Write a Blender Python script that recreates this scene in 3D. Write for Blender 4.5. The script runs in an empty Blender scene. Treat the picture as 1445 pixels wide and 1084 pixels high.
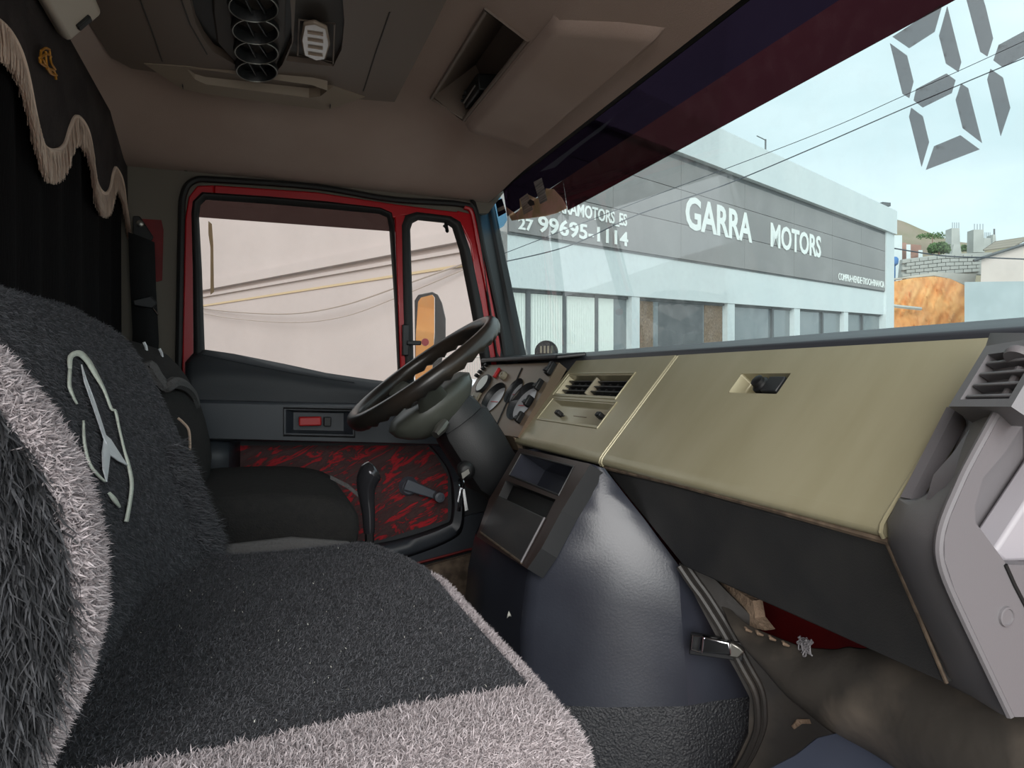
import bpy, bmesh, math, random
import numpy as np
from mathutils import Vector, Matrix

random.seed(7)
RNG = np.random.default_rng(11)
S = bpy.context.scene
COL = S.collection

# ------------------------------------------------------------------ camera
# X runs towards the windscreen, Y across the cab to the driver's door, Z up.
F_PX, YAW, PITCH = 1002.0, math.radians(19.6), math.radians(-0.46)
cam_d = bpy.data.cameras.new('camera'); cam = bpy.data.objects.new('camera', cam_d); COL.objects.link(cam)
cam_d.sensor_width = 36.0; cam_d.lens = F_PX / 1445.0 * 36.0
cam_d.clip_start = 0.02; cam_d.clip_end = 500
cam.location = (0, 0, 0)
cam.rotation_euler = (math.pi / 2 + PITCH, 0, -YAW)
S.camera = cam

# ------------------------------------------------------------------ sky, sun, exposure
S.view_settings.view_transform = 'Standard'; S.view_settings.look = 'None'
S.view_settings.gamma = 1.0; S.view_settings.use_curve_mapping = False
S.view_settings.exposure = 1.6
SKY_STRENGTH = 1.0
W = bpy.data.worlds.new('overcast_sky'); S.world = W; W.use_nodes = True
wn = W.node_tree.nodes; wl = W.node_tree.links
for n in list(wn): wn.remove(n)
w_tc = wn.new('ShaderNodeTexCoord'); w_map = wn.new('ShaderNodeMapping'); w_map.inputs['Scale'].default_value = (1, 1, 2.4)
w_no = wn.new('ShaderNodeTexNoise'); w_no.inputs['Scale'].default_value = 2.6; w_no.inputs['Detail'].default_value = 6
w_cr = wn.new('ShaderNodeValToRGB')
w_cr.color_ramp.elements[0].position = 0.30; w_cr.color_ramp.elements[0].color = (0.46, 0.535, 0.555, 1)
w_cr.color_ramp.elements[1].position = 0.72; w_cr.color_ramp.elements[1].color = (0.66, 0.70, 0.71, 1)
w_bg = wn.new('ShaderNodeBackground'); w_bg.inputs['Strength'].default_value = SKY_STRENGTH
w_out = wn.new('ShaderNodeOutputWorld')
wl.new(w_tc.outputs['Generated'], w_map.inputs['Vector']); wl.new(w_map.outputs['Vector'], w_no.inputs['Vector'])
wl.new(w_no.outputs['Fac'], w_cr.inputs['Fac']); wl.new(w_cr.outputs['Color'], w_bg.inputs['Color'])
wl.new(w_bg.outputs['Background'], w_out.inputs['Surface'])
# veiled sun, high on the passenger side of the cab
sun_d = bpy.data.lights.new('veiled_sun', 'SUN'); sun = bpy.data.objects.new('veiled_sun', sun_d); COL.objects.link(sun)
sun_d.energy = 1.35; sun_d.angle = math.radians(50); sun_d.color = (1.0, 0.96, 0.92)
sun.rotation_euler = Vector((0.42, 0.80, -0.36)).to_track_quat('-Z', 'Y').to_euler()

# ------------------------------------------------------------------ measuring helpers
_fw = Vector((math.sin(YAW) * math.cos(PITCH), math.cos(YAW) * math.cos(PITCH), math.sin(PITCH)))
_rt = Vector((math.cos(YAW), -math.sin(YAW), 0))
_up = _rt.cross(_fw)
def ray(u, v):
    return _fw + _rt * ((u - 722.5) / F_PX) + _up * ((542.0 - v) / F_PX)
def P(u, v, X=None, Y=None, Z=None, D=None):
    """the point of the plane X=, Y=, Z= or at depth D that a direction meets"""
    r = ray(u, v)
    t = X / r.x if X is not None else Y / r.y if Y is not None else Z / r.z if Z is not None else D
    return r * t
def PP(u, v, p, n):
    r = ray(u, v); return r * (Vector(p).dot(n) / r.dot(n))
def lerp(a, b, t): return a + (b - a) * t
def interp(x, pts): return float(np.interp(x, [p[0] for p in pts], [p[1] for p in pts]))
def sstep(t): t = max(0, min(1, t)); return t * t * (3 - 2 * t)

# ------------------------------------------------------------------ materials
def srgb(r, g, b):
    f = lambda c: (c / 255 / 12.92) if c / 255 <= 0.04045 else ((c / 255 + 0.055) / 1.055) ** 2.4
    return (f(r), f(g), f(b), 1)
def nt(name):
    m = bpy.data.materials.new(name); m.use_nodes = True
    t = m.node_tree; b = t.nodes['Principled BSDF']; return m, t, b
def mat(name, col, rough=0.5, metal=0.0, bump=0.0, bscale=80, var=0.0, vscale=6, col2=None, vdetail=4, spec=0.5, stretch=(1, 1, 1), island=0.0, coat=0.0, lo=0.35, hi=0.65):
    """principled material with noise colour variation (col to col2) and noise relief"""
    m, t, b = nt(name); N = t.nodes; L = t.links
    c = col if len(col) == 4 else (*col, 1)
    b.inputs['Base Color'].default_value = c; b.inputs['Roughness'].default_value = rough
    b.inputs['Metallic'].default_value = metal; b.inputs['Specular IOR Level'].default_value = spec
    if coat: b.inputs['Coat Weight'].default_value = coat
    tc = N.new('ShaderNodeTexCoord'); mp = N.new('ShaderNodeMapping'); mp.inputs['Scale'].default_value = stretch
    L.new(tc.outputs['Object'], mp.inputs['Vector'])
    if var or col2:
        if col2 is None: col2 = tuple(min(1, x * (1 + var)) for x in c[:3])
        no = N.new('ShaderNodeTexNoise'); no.inputs['Scale'].default_value = vscale; no.inputs['Detail'].default_value = vdetail
        L.new(mp.outputs['Vector'], no.inputs['Vector'])
        cr = N.new('ShaderNodeValToRGB'); e = cr.color_ramp.elements
        e[0].position, e[1].position = lo, hi
        e[0].color = c; e[1].color = (*col2[:3], 1)
        L.new(no.outputs['Fac'], cr.inputs['Fac']); L.new(cr.outputs['Color'], b.inputs['Base Color'])
    if island:
        g = N.new('ShaderNodeNewGeometry'); cr = N.new('ShaderNodeValToRGB'); e = cr.color_ramp.elements
        e[0].color = (*[x * (1 - island) for x in c[:3]], 1); e[1].color = (*[min(1, x * (1 + island)) for x in c[:3]], 1)
        L.new(g.outputs['Random Per Island'], cr.inputs['Fac']); L.new(cr.outputs['Color'], b.inputs['Base Color'])
    if bump:
        nb = N.new('ShaderNodeTexNoise'); nb.inputs['Scale'].default_value = bscale; nb.inputs['Detail'].default_value = 3
        L.new(mp.outputs['Vector'], nb.inputs['Vector'])
        bp = N.new('ShaderNodeBump'); bp.inputs['Strength'].default_value = bump; bp.inputs['Distance'].default_value = 0.004
        L.new(nb.outputs['Fac'], bp.inputs['Height']); L.new(bp.outputs['Normal'], b.inputs['Normal'])
    return m
def glass(name, tint, gloss=0.06, dust=0.0, dcol=(0.8, 0.85, 0.86), dscale=30):
    """thin pane: tinted see-through, fresnel reflection, a film of dust"""
    m, t, b = nt(name); N = t.nodes; L = t.links; out = N['Material Output']; N.remove(b)
    tr = N.new('ShaderNodeBsdfTransparent'); tr.inputs['Color'].default_value = (*tint, 1)
    gl = N.new('ShaderNodeBsdfGlossy'); gl.inputs['Roughness'].default_value = 0.03
    fr = N.new('ShaderNodeFresnel'); fr.inputs['IOR'].default_value = 1.25
    mul = N.new('ShaderNodeMath'); mul.operation = 'MULTIPLY'; mul.inputs[1].default_value = gloss / 0.06
    L.new(fr.outputs['Fac'], mul.inputs[0])
    mx = N.new('ShaderNodeMixShader'); L.new(mul.outputs[0], mx.inputs[0]); L.new(tr.outputs[0], mx.inputs[1]); L.new(gl.outputs[0], mx.inputs[2])
    last = mx
    if dust:
        df = N.new('ShaderNodeBsdfDiffuse'); df.inputs['Color'].default_value = (*dcol, 1)
        tl = N.new('ShaderNodeBsdfTranslucent'); tl.inputs['Color'].default_value = (*dcol, 1)
        ad = N.new('ShaderNodeMixShader'); ad.inputs[0].default_value = 0.5; L.new(df.outputs[0], ad.inputs[1]); L.new(tl.outputs[0], ad.inputs[2])
        no = N.new('ShaderNodeTexNoise'); no.inputs['Scale'].default_value = dscale; no.inputs['Detail'].default_value = 8
        tc = N.new('ShaderNodeTexCoord'); L.new(tc.outputs['Object'], no.inputs['Vector'])
        cr = N.new('ShaderNodeValToRGB'); e = cr.color_ramp.elements
        e[0].position = 0.45; e[0].color = (dust * 0.5,) * 3 + (1,); e[1].position = 0.85; e[1].color = (min(1, dust * 3),) * 3 + (1,)
        L.new(no.outputs['Fac'], cr.inputs['Fac'])
        m2 = N.new('ShaderNodeMixShader'); L.new(cr.outputs['Color'], m2.inputs[0]); L.new(mx.outputs[0], m2.inputs[1]); L.new(ad.outputs[0], m2.inputs[2])
        last = m2
    L.new(last.outputs[0], out.inputs['Surface'])
    return m

# ------------------------------------------------------------------ mesh helpers
ABS = {}
def V(*a): return Vector(a)
def mk(name, geo, m, parent=None, smooth=True, bevel=0.0, seg=2, label=None, cat=None, group=None, kind=None, ang=35, sub=0, solid=0.0, fixn=True):
    """one mesh object out of (verts, faces) given in scene coordinates"""
    vs, fs = geo
    vs = [Vector(v) for v in vs]
    lo = Vector([min(v[i] for v in vs) for i in range(3)]); hi = Vector([max(v[i] for v in vs) for i in range(3)])
    c = (lo + hi) / 2
    if parent is None: c.z = lo.z
    me = bpy.data.meshes.new(name); me.from_pydata([v - c for v in vs], [], fs); me.update()
    if fixn:
        bm = bmesh.new(); bm.from_mesh(me); bmesh.ops.recalc_face_normals(bm, faces=bm.faces); bm.to_mesh(me); bm.free()
    if smooth:
        me.shade_smooth(); me.set_sharp_from_angle(angle=math.radians(ang))
    ms = m if isinstance(m, (list, tuple)) else [m]
    for x in ms: me.materials.append(x)
    o = bpy.data.objects.new(name, me); COL.objects.link(o); ABS[o.name] = c.copy()
    if parent is not None:
        o.parent = parent; o.location = c - ABS[parent.name]
    else: o.location = c
    if solid:
        s = o.modifiers.new('thickness', 'SOLIDIFY'); s.thickness = solid; s.offset = 0
    if bevel:
        b = o.modifiers.new('bevel', 'BEVEL'); b.width = bevel; b.segments = seg; b.limit_method = 'ANGLE'; b.angle_limit = math.radians(40)
        b.harden_normals = False
    if sub:
        s = o.modifiers.new('subdivision', 'SUBSURF'); s.levels = sub; s.render_levels = sub
    tag(o, label, cat, group, kind)
    return o
def tag(o, label=None, cat=None, group=None, kind=None):
    if label: o['label'] = label
    if cat: o['category'] = cat
    if group: o['group'] = group
    if kind: o['kind'] = kind
    return o
def thing(name, label, cat, loc, group=None, kind=None):
    o = bpy.data.objects.new(name, None); COL.objects.link(o); o.location = loc; o.empty_display_size = 0.05
    ABS[o.name] = Vector(loc); tag(o, label, cat, group, kind); return o
def join(*gs):
    vs, fs = [], []
    for v, f in gs:
        k = len(vs); vs += list(v); fs += [tuple(i + k for i in q) for q in f]
    return vs, fs
BOXF = [(0, 1, 3, 2), (4, 6, 7, 5), (0, 4, 5, 1), (2, 3, 7, 6), (0, 2, 6, 4), (1, 5, 7, 3)]
def box(c, s, ex=(1, 0, 0), ey=(0, 1, 0), ez=(0, 0, 1)):
    c, ex, ey, ez = Vector(c), Vector(ex), Vector(ey), Vector(ez)
    return [c + ex * (s[0] / 2 * i) + ey * (s[1] / 2 * j) + ez * (s[2] / 2 * k) for i in (-1, 1) for j in (-1, 1) for k in (-1, 1)], BOXF
def boxx(x0, x1, y0, y1, z0, z1): return box(((x0 + x1) / 2, (y0 + y1) / 2, (z0 + z1) / 2), (x1 - x0, y1 - y0, z1 - z0))
def prism(poly, off):
    off = Vector(off); poly = [Vector(p) for p in poly]; n = len(poly)
    vs = poly + [p + off for p in poly]
    return vs, [tuple(range(n - 1, -1, -1)), tuple(range(n, 2 * n))] + [(i, (i + 1) % n, n + (i + 1) % n, n + i) for i in range(n)]
def prismY(xz, y0, y1): return prism([(x, y0, z) for x, z in xz], (0, y1 - y0, 0))
def loft(secs, closed=True, cap=True):
    n = len(secs[0]); vs = [Vector(p) for s in secs for p in s]; fs = []
    m = n if closed else n - 1
    for a in range(len(secs) - 1):
        for i in range(m):
            j = (i + 1) % n; fs.append((a * n + i, a * n + j, (a + 1) * n + j, (a + 1) * n + i))
    if cap and closed:
        fs.append(tuple(range(n - 1, -1, -1))); k = (len(secs) - 1) * n; fs.append(tuple(range(k, k + n)))
    return vs, fs
def grid(rows): return loft(rows, closed=False, cap=False)
def ringpts(c, ax, r, n, r2=None, ph=0):
    ax = Vector(ax).normalized(); t = Vector((0, 0, 1)) if abs(ax.z) < 0.9 else Vector((1, 0, 0))
    e1 = ax.cross(t).normalized(); e2 = ax.cross(e1)
    return [Vector(c) + e1 * (r * math.cos(ph + 2 * math.pi * i / n)) + e2 * ((r2 or r) * math.sin(ph + 2 * math.pi * i / n)) for i in range(n)]
def lathe(prof, c, ax, n=24, cap=True):
    c = Vector(c); ax = Vector(ax).normalized()
    return loft([ringpts(c + ax * h, ax, max(r, 1e-4), n) for r, h in prof], True, cap)
def tube(path, r, n=8, closed=False):
    path = [Vector(p) for p in path]; k = len(path); secs = []; e1 = None
    for i, p in enumerate(path):
        a = path[(i - 1) % k] if (closed or i > 0) else p; b = path[(i + 1) % k] if (closed or i < k - 1) else p
        t = (b - a).normalized()
        if e1 is None:
            q = Vector((0, 0, 1)) if abs(t.z) < 0.9 else Vector((1, 0, 0)); e1 = t.cross(q).normalized()
        else: e1 = (e1 - t * e1.dot(t)).normalized()
        e2 = t.cross(e1); rr = r[i] if isinstance(r, (list, tuple)) else r
        secs.append([p + e1 * (rr * math.cos(2 * math.pi * j / n)) + e2 * (rr * math.sin(2 * math.pi * j / n)) for j in range(n)])
    if closed: return loft(secs + [secs[0]], True, False)
    return loft(secs, True, True)
def smooth_path(pts, k=8, closed=False):
    """catmull-rom through the points"""
    pts = [Vector(p) for p in pts]; n = len(pts); out = []
    for i in range(n if closed else n - 1):
        g = (lambda j: pts[j % n]) if closed else (lambda j: pts[max(0, min(n - 1, j))])
        a, b, c, d = g(i - 1), g(i), g(i + 1), g(i + 2)
        for s in range(k):
            t = s / k
            out.append(0.5 * ((2 * b) + (c - a) * t + (2 * a - 5 * b + 4 * c - d) * t * t + (3 * b - a - 3 * c + d) * t ** 3))
    if not closed: out.append(pts[-1])
    return out
def holed(fn, a0, a1, b0, b1, holes, depth, extra_a=(), extra_b=()):
    """panel over (a,b) whose rectangular holes (a0,a1,b0,b1[,inset]) sink by depth; fn(a,b,d) gives the point d below the face"""
    A = sorted({a0, a1, *extra_a, *[h[0] for h in holes], *[h[1] for h in holes]})
    B = sorted({b0, b1, *extra_b, *[h[2] for h in holes], *[h[3] for h in holes]})
    vs = [fn(a, b, 0) for a in A for b in B]; nb = len(B); fs = []
    for i in range(len(A) - 1):
        for j in range(nb - 1):
            am, bm_ = (A[i] + A[i + 1]) / 2, (B[j] + B[j + 1]) / 2
            if any(h[0] < am < h[1] and h[2] < bm_ < h[3] for h in holes): continue
            fs.append((i * nb + j, (i + 1) * nb + j, (i + 1) * nb + j + 1, i * nb + j + 1))
    for h in holes:
        ins = h[4] if len(h) > 4 else 0.0; dp = h[5] if len(h) > 5 else depth
        da, db = (h[1] - h[0]) * ins, (h[3] - h[2]) * ins; k = len(vs)
        for (a, b) in ((h[0], h[2]), (h[1], h[2]), (h[1], h[3]), (h[0], h[3])): vs.append(fn(a, b, 0))
        for (a, b) in ((h[0] + da, h[2] + db), (h[1] - da, h[2] + db), (h[1] - da, h[3] - db), (h[0] + da, h[3] - db)): vs.append(fn(a, b, dp))
        fs += [(k + i, k + (i + 1) % 4, k + 4 + (i + 1) % 4, k + 4 + i) for i in range(4)] + [(k + 4, k + 5, k + 6, k + 7)]
    return vs, fs
def strands(name, geo, m, parent, n, length, width, lean=(0, 0, 0), jit=0.6, curl=0.5, where=None, flip=False):
    """short fibres standing on a surface, joined into one countless pile"""
    vs, fs = geo; VS = np.array([tuple(v) for v in vs]); T = []
    for f in fs:
        for i in range(1, len(f) - 1): T.append((f[0], f[i], f[i + 1]))
    T = np.array(T); a, b, c = VS[T[:, 0]], VS[T[:, 1]], VS[T[:, 2]]
    nn = np.cross(b - a, c - a); ar = np.linalg.norm(nn, axis=1); ok = ar > 1e-12
    a, b, c, nn, ar = a[ok], b[ok], c[ok], nn[ok], ar[ok]; nn = nn / ar[:, None] * (-1 if flip else 1)
    idx = RNG.choice(len(a), n, p=ar / ar.sum()); r1 = np.sqrt(RNG.random(n))[:, None]; r2 = RNG.random(n)[:, None]
    p = a[idx] * (1 - r1) + b[idx] * (r1 * (1 - r2)) + c[idx] * (r1 * r2); nr = nn[idx]
    if where is not None:
        k = where(p); p, nr = p[k], nr[k]; n = len(p)
    d = nr + np.array(lean) + RNG.normal(0, jit, (n, 3)); d -= nr * np.minimum(0, (d * nr).sum(1) - 0.25)[:, None]
    d /= np.linalg.norm(d, axis=1)[:, None]
    side = np.cross(d, RNG.normal(0, 1, (n, 3))); side /= np.linalg.norm(side, axis=1)[:, None] + 1e-9
    L_ = length * (0.5 + RNG.random((n, 1))); w = width * (0.7 + 0.6 * RNG.random((n, 1)))
    mid = p + d * L_ * 0.55; bend = RNG.normal(0, curl, (n, 3)) + np.array(lean) * 0.7
    tip = mid + (d + bend) / np.linalg.norm(d + bend, axis=1)[:, None] * L_ * 0.55
    out = np.stack([p - side * w / 2, p + side * w / 2, mid - side * w / 2, mid + side * w / 2, tip], 1).reshape(-1, 3)
    cen = out.mean(0); out = out - cen
    base = np.arange(n)[:, None] * 5
    quad = (base + np.array([[0, 1, 3, 2]])); tri = (base + np.array([[2, 3, 4]]))
    loops = np.concatenate([quad, tri], 1).reshape(-1)
    me = bpy.data.meshes.new(name); me.vertices.add(len(out)); me.vertices.foreach_set('co', out.astype(np.float32).ravel())
    me.loops.add(len(loops)); me.loops.foreach_set('vertex_index', loops.astype(np.int32))
    me.polygons.add(2 * n); st = (np.arange(n)[:, None] * 7 + np.array([[0, 4]])).ravel()
    me.polygons.foreach_set('loop_start', st.astype(np.int32))
    me.update(calc_edges=True); me.validate(); me.materials.append(m)
    o = bpy.data.objects.new(name, me); COL.objects.link(o); o['kind'] = 'stuff'
    cv = Vector(cen); ABS[o.name] = cv
    o.parent = parent; o.location = cv - ABS[parent.name]
    return o
def text_geo(body, bold=0.0):
    """flat outlines of lettering as (2-D verts, faces)"""
    cu = bpy.data.curves.new('lettering', 'FONT'); cu.body = body; cu.offset = bold; cu.resolution_u = 3
    o = bpy.data.objects.new('lettering', cu); COL.objects.link(o)
    bpy.context.view_layer.update()
    me = bpy.data.meshes.new_from_object(o.evaluated_get(bpy.context.evaluated_depsgraph_get()))
    vs = [(v.co.x, v.co.y) for v in me.vertices]; fs = [tuple(p.vertices) for p in me.polygons]
    bpy.data.objects.remove(o); bpy.data.curves.remove(cu); bpy.data.meshes.remove(me)
    x0, x1 = min(v[0] for v in vs), max(v[0] for v in vs); y0, y1 = min(v[1] for v in vs), max(v[1] for v in vs)
    return [((x - x0) / (x1 - x0), (y - y0) / (y1 - y0)) for x, y in vs], fs

def backlit(name, c, c2=None, scale=20):
    """thin paper or tape: light passes through it"""
    m, t, b = nt(name); N = t.nodes; L = t.links; out = N['Material Output']; N.remove(b)
    no = N.new('ShaderNodeTexNoise'); no.inputs['Scale'].default_value = scale; tc = N.new('ShaderNodeTexCoord'); L.new(tc.outputs['Object'], no.inputs['Vector'])
    cr = N.new('ShaderNodeValToRGB'); e = cr.color_ramp.elements; e[0].position, e[1].position = .4, .6; e[0].color = c; e[1].color = c2 or c
    L.new(no.outputs['Fac'], cr.inputs['Fac'])
    d = N.new('ShaderNodeBsdfDiffuse'); tl = N.new('ShaderNodeBsdfTranslucent'); mx = N.new('ShaderNodeMixShader'); mx.inputs[0].default_value = .6
    L.new(cr.outputs['Color'], d.inputs['Color']); L.new(cr.outputs['Color'], tl.inputs['Color'])
    L.new(d.outputs[0], mx.inputs[1]); L.new(tl.outputs[0], mx.inputs[2]); L.new(mx.outputs[0], out.inputs['Surface']); return m
# ------------------------------------------------------------------ palette
M = {}
M['liner'] = mat('headliner_felt', srgb(180, 158, 148), 0.95, bump=0.35, bscale=700, col2=srgb(170, 146, 135), vscale=3)
M['liner_plastic'] = mat('overhead_plastic', srgb(122, 106, 96), 0.55, bump=0.08, bscale=600)
M['liner_dark'] = mat('overhead_dark_plastic', srgb(64, 57, 53), 0.6)
M['pillar'] = mat('pillar_grey_trim', srgb(112, 105, 95), 0.8, bump=0.1, bscale=500)
M['rubber'] = mat('black_rubber', srgb(26, 25, 25), 0.6)
M['pillar_black'] = mat('front_pillar_black', srgb(24, 24, 25), 0.6, bump=0.08, bscale=500)
M['black'] = mat('black_plastic', srgb(34, 35, 37), 0.45, bump=0.08, bscale=500)
M['jet'] = mat('deep_black', srgb(14, 14, 15), 0.5)
M['door_black'] = mat('door_vinyl', srgb(54, 57, 61), 0.55, bump=0.12, bscale=400)
M['crank'] = mat('slate_crank_plastic', srgb(92, 98, 108), 0.42)
M['door_band'] = mat('door_armrest_plastic', srgb(60, 65, 72), 0.42, bump=0.06, bscale=600)
M['red'] = mat('red_paint', srgb(180, 6, 22), 0.3, coat=0.2)
M['red_dark'] = mat('red_primer_metal', srgb(125, 18, 20), 0.6, col2=srgb(96, 14, 16), vscale=8)
M['red_knob'] = mat('red_plastic', srgb(196, 40, 44), 0.4)
M['olive'] = mat('olive_dash_paint', srgb(168, 161, 134), 0.30, bump=0.03, bscale=900, col2=srgb(161, 154, 126), vscale=4, metal=0.2, stretch=(1, 4, 1))
M['olive_in'] = mat('olive_recess_plastic', srgb(150, 142, 122), 0.5)
M['brown'] = mat('bronze_dash_plastic', srgb(122, 102, 86), 0.42, col2=srgb(112, 100, 84), vscale=5, metal=0.2)
M['dash_black'] = mat('black_dash_leatherette', srgb(46, 46, 47), 0.5, bump=0.18, bscale=450, col2=srgb(58, 57, 56), vscale=9)
M['trim_strip'] = mat('grey_dash_edge', srgb(56, 58, 64), 0.45)
M['grey_cap'] = mat('grey_end_plastic', srgb(116, 114, 117), 0.5, bump=0.05, bscale=500)
M['grey_side'] = mat('light_grey_side_plastic', srgb(106, 103, 106), 0.5, bump=0.05, bscale=500)
M['grey_pale'] = mat('pale_grey_plastic', srgb(158, 154, 160), 0.5)
M['console'] = mat('console_satin_black', srgb(46, 48, 57), 0.27, bump=0.05, bscale=240, col2=srgb(54, 57, 66), vscale=7)
M['console_frame'] = mat('console_bronze_frame', srgb(58, 46, 42), 0.35)
M['mat_rubber'] = mat('pebbled_rubber', srgb(44, 46, 50), 0.38, bump=1.0, bscale=230)
M['vinyl'] = mat('worn_black_vinyl', srgb(60, 56, 52), 0.48, bump=0.5, bscale=26, col2=srgb(112, 102, 92), vscale=7, vdetail=8, lo=0.5, hi=0.8)
M['vinyl2'] = mat('lining_black_vinyl', srgb(50, 47, 45), 0.5, bump=0.3, bscale=30, col2=srgb(80, 72, 64), vscale=8, vdetail=8, lo=0.52, hi=0.85)
M['blue_vinyl'] = mat('slate_vinyl', srgb(70, 76, 92), 0.4, bump=0.2, bscale=20)
M['tan'] = mat('tan_felt', srgb(150, 128, 108), 0.95, bump=0.8, bscale=160, col2=srgb(110, 92, 76), vscale=30)
M['tan_edge'] = mat('worn_tan_edge', srgb(116, 100, 84), 0.7, col2=srgb(74, 62, 52), vscale=40)
M['cover'] = mat('black_plush', srgb(60, 60, 63), 1.0, bump=0.9, bscale=260, col2=srgb(78, 78, 82), vscale=140, spec=0.1)
M['cover_far'] = mat('black_knit_cover', srgb(52, 51, 51), 1.0, bump=0.7, bscale=300, col2=srgb(56, 55, 54), vscale=60, spec=0.1)
M['fur_black'] = mat('black_plush_fibre', srgb(58, 58, 61), 0.6, island=0.6, spec=0.3)
M['fuzz'] = mat('charcoal_fuzz_fibre', srgb(90, 90, 94), 0.9, island=0.45, spec=0.2)
M['border'] = mat('pale_mauve_plush', srgb(150, 141, 144), 1.0, bump=1.0, bscale=150, col2=srgb(166, 157, 160), vscale=90, spec=0.1)
M['fur_pale'] = mat('pale_mauve_fibre', srgb(182, 172, 174), 0.9, island=0.18, spec=0.2)
M['lint'] = mat('pale_lint', srgb(190, 188, 180), 0.9)
M['skirt'] = mat('grey_elastic', srgb(96, 98, 106), 0.9, bump=0.5, bscale=400)
M['grey_trim'] = mat('grey_knit_trim', srgb(98, 96, 96), 1.0, bump=0.8, bscale=220, spec=0.1)
M['embroid'] = mat('pale_green_embroidery', srgb(236, 240, 226), 0.7, bump=0.6, bscale=500)
M['embroid_w'] = mat('silver_embroidery', srgb(232, 234, 238), 0.6, bump=0.6, bscale=500)
M['embroid_peach'] = mat('peach_embroidery', srgb(205, 178, 158), 0.7, bump=0.5, bscale=400)
M['velvet'] = mat('black_velvet', srgb(18, 16, 17), 0.95, bump=0.4, bscale=200, stretch=(1, 1, .15), spec=0.1)
M['velvet2'] = mat('charcoal_velvet', srgb(70, 63, 62), 0.95, bump=0.4, bscale=90, col2=srgb(58, 52, 52), vscale=10, spec=0.15)
M['fringe'] = mat('beige_fringe', srgb(236, 208, 190), 0.8, island=0.22, spec=0.2)
M['gold'] = mat('gold_thread', srgb(190, 128, 40), 0.5, metal=0.3)
M['chrome'] = mat('worn_chrome', srgb(196, 198, 202), 0.16, metal=1.0)
M['steel'] = mat('dull_steel', srgb(150, 148, 142), 0.35, metal=0.9)
M['shift'] = mat('polished_black_lever', srgb(60, 60, 64), 0.14, metal=0.55)
M['wheel'] = mat('worn_wheel_rubber', srgb(40, 38, 36), 0.3, col2=srgb(54, 46, 40), vscale=9, bump=0.05, bscale=300)
M['hub'] = mat('hub_grey_green', srgb(84, 86, 79), 0.42, bump=0.06, bscale=400)
M['column'] = mat('column_black', srgb(26, 27, 29), 0.5, bump=0.1, bscale=300)
M['white_dial'] = mat('white_dial', srgb(226, 230, 224), 0.4)
M['gauge_face'] = mat('gauge_face', srgb(190, 192, 196), 0.2)
M['belt'] = mat('black_webbing', srgb(20, 20, 21), 0.9, bump=0.4, bscale=600)
M['lens'] = mat('clear_lamp_lens', srgb(160, 142, 128), 0.15)
M['lamp_white'] = mat('pale_lamp_plastic', srgb(210, 196, 180), 0.5)
M['floor'] = mat('floor_rubber', srgb(50, 50, 52), 0.8, bump=0.5, bscale=120)
M['screen'] = glass('windscreen_glass', (0.485, 0.56, 0.568), 0.010, 0.05)
M['side_glass'] = glass('door_glass', (0.585, 0.575, 0.575), 0.03, 0.02)
M['film'] = glass('maroon_sun_film', (0.034, 0.008, 0.011), 0.003, 0.012, (0.5, 0.3, 0.3))
M['film_dark'] = glass('navy_sun_film', (0.014, 0.008, 0.016), 0.0003)
M['film_brown'] = glass('brown_window_film', (0.055, 0.035, 0.033), 0.05, 0.012, (0.6, 0.5, 0.45))
M['film_blue'] = glass('blue_window_film', (0.30, 0.66, 1.0), 0.01)
# ================================================================== THE CAB SHELL
DY = 2.20                                    # plane of the driver's door
def marble(name):
    """black-brown cloth with streaky red strokes"""
    m, t, b = nt(name); N = t.nodes; L = t.links; b.inputs['Roughness'].default_value = 0.75
    tc = N.new('ShaderNodeTexCoord'); mp = N.new('ShaderNodeMapping'); mp.inputs['Scale'].default_value = (9, 5, 34)
    mr_ = N.new('ShaderNodeMapping'); mr_.inputs['Rotation'].default_value = (0, math.radians(26), 0)
    L.new(tc.outputs['Object'], mr_.inputs['Vector']); L.new(mr_.outputs['Vector'], mp.inputs['Vector'])
    n1 = N.new('ShaderNodeTexNoise'); n1.inputs['Scale'].default_value = 1.0; n1.inputs['Detail'].default_value = 7; n1.inputs['Roughness'].default_value = 0.65; n1.inputs['Distortion'].default_value = 1.6
    L.new(mp.outputs['Vector'], n1.inputs['Vector'])
    cr = N.new('ShaderNodeValToRGB'); e = cr.color_ramp.elements
    e[0].position = 0.40; e[0].color = srgb(84, 58, 58); e[1].position = 0.60; e[1].color = srgb(190, 30, 42)
    x = e.new(0.52); x.color = srgb(70, 46, 47); x = e.new(0.555); x.color = srgb(160, 26, 36)
    L.new(n1.outputs['Fac'], cr.inputs['Fac']); L.new(cr.outputs['Color'], b.inputs['Base Color'])
    return m
M['marble'] = marble('red_black_door_cloth')

mk('floor', boxx(-0.46, 0.98, -0.12, 2.30, -0.84, -0.80), M['floor'], kind='structure', smooth=False)

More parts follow.
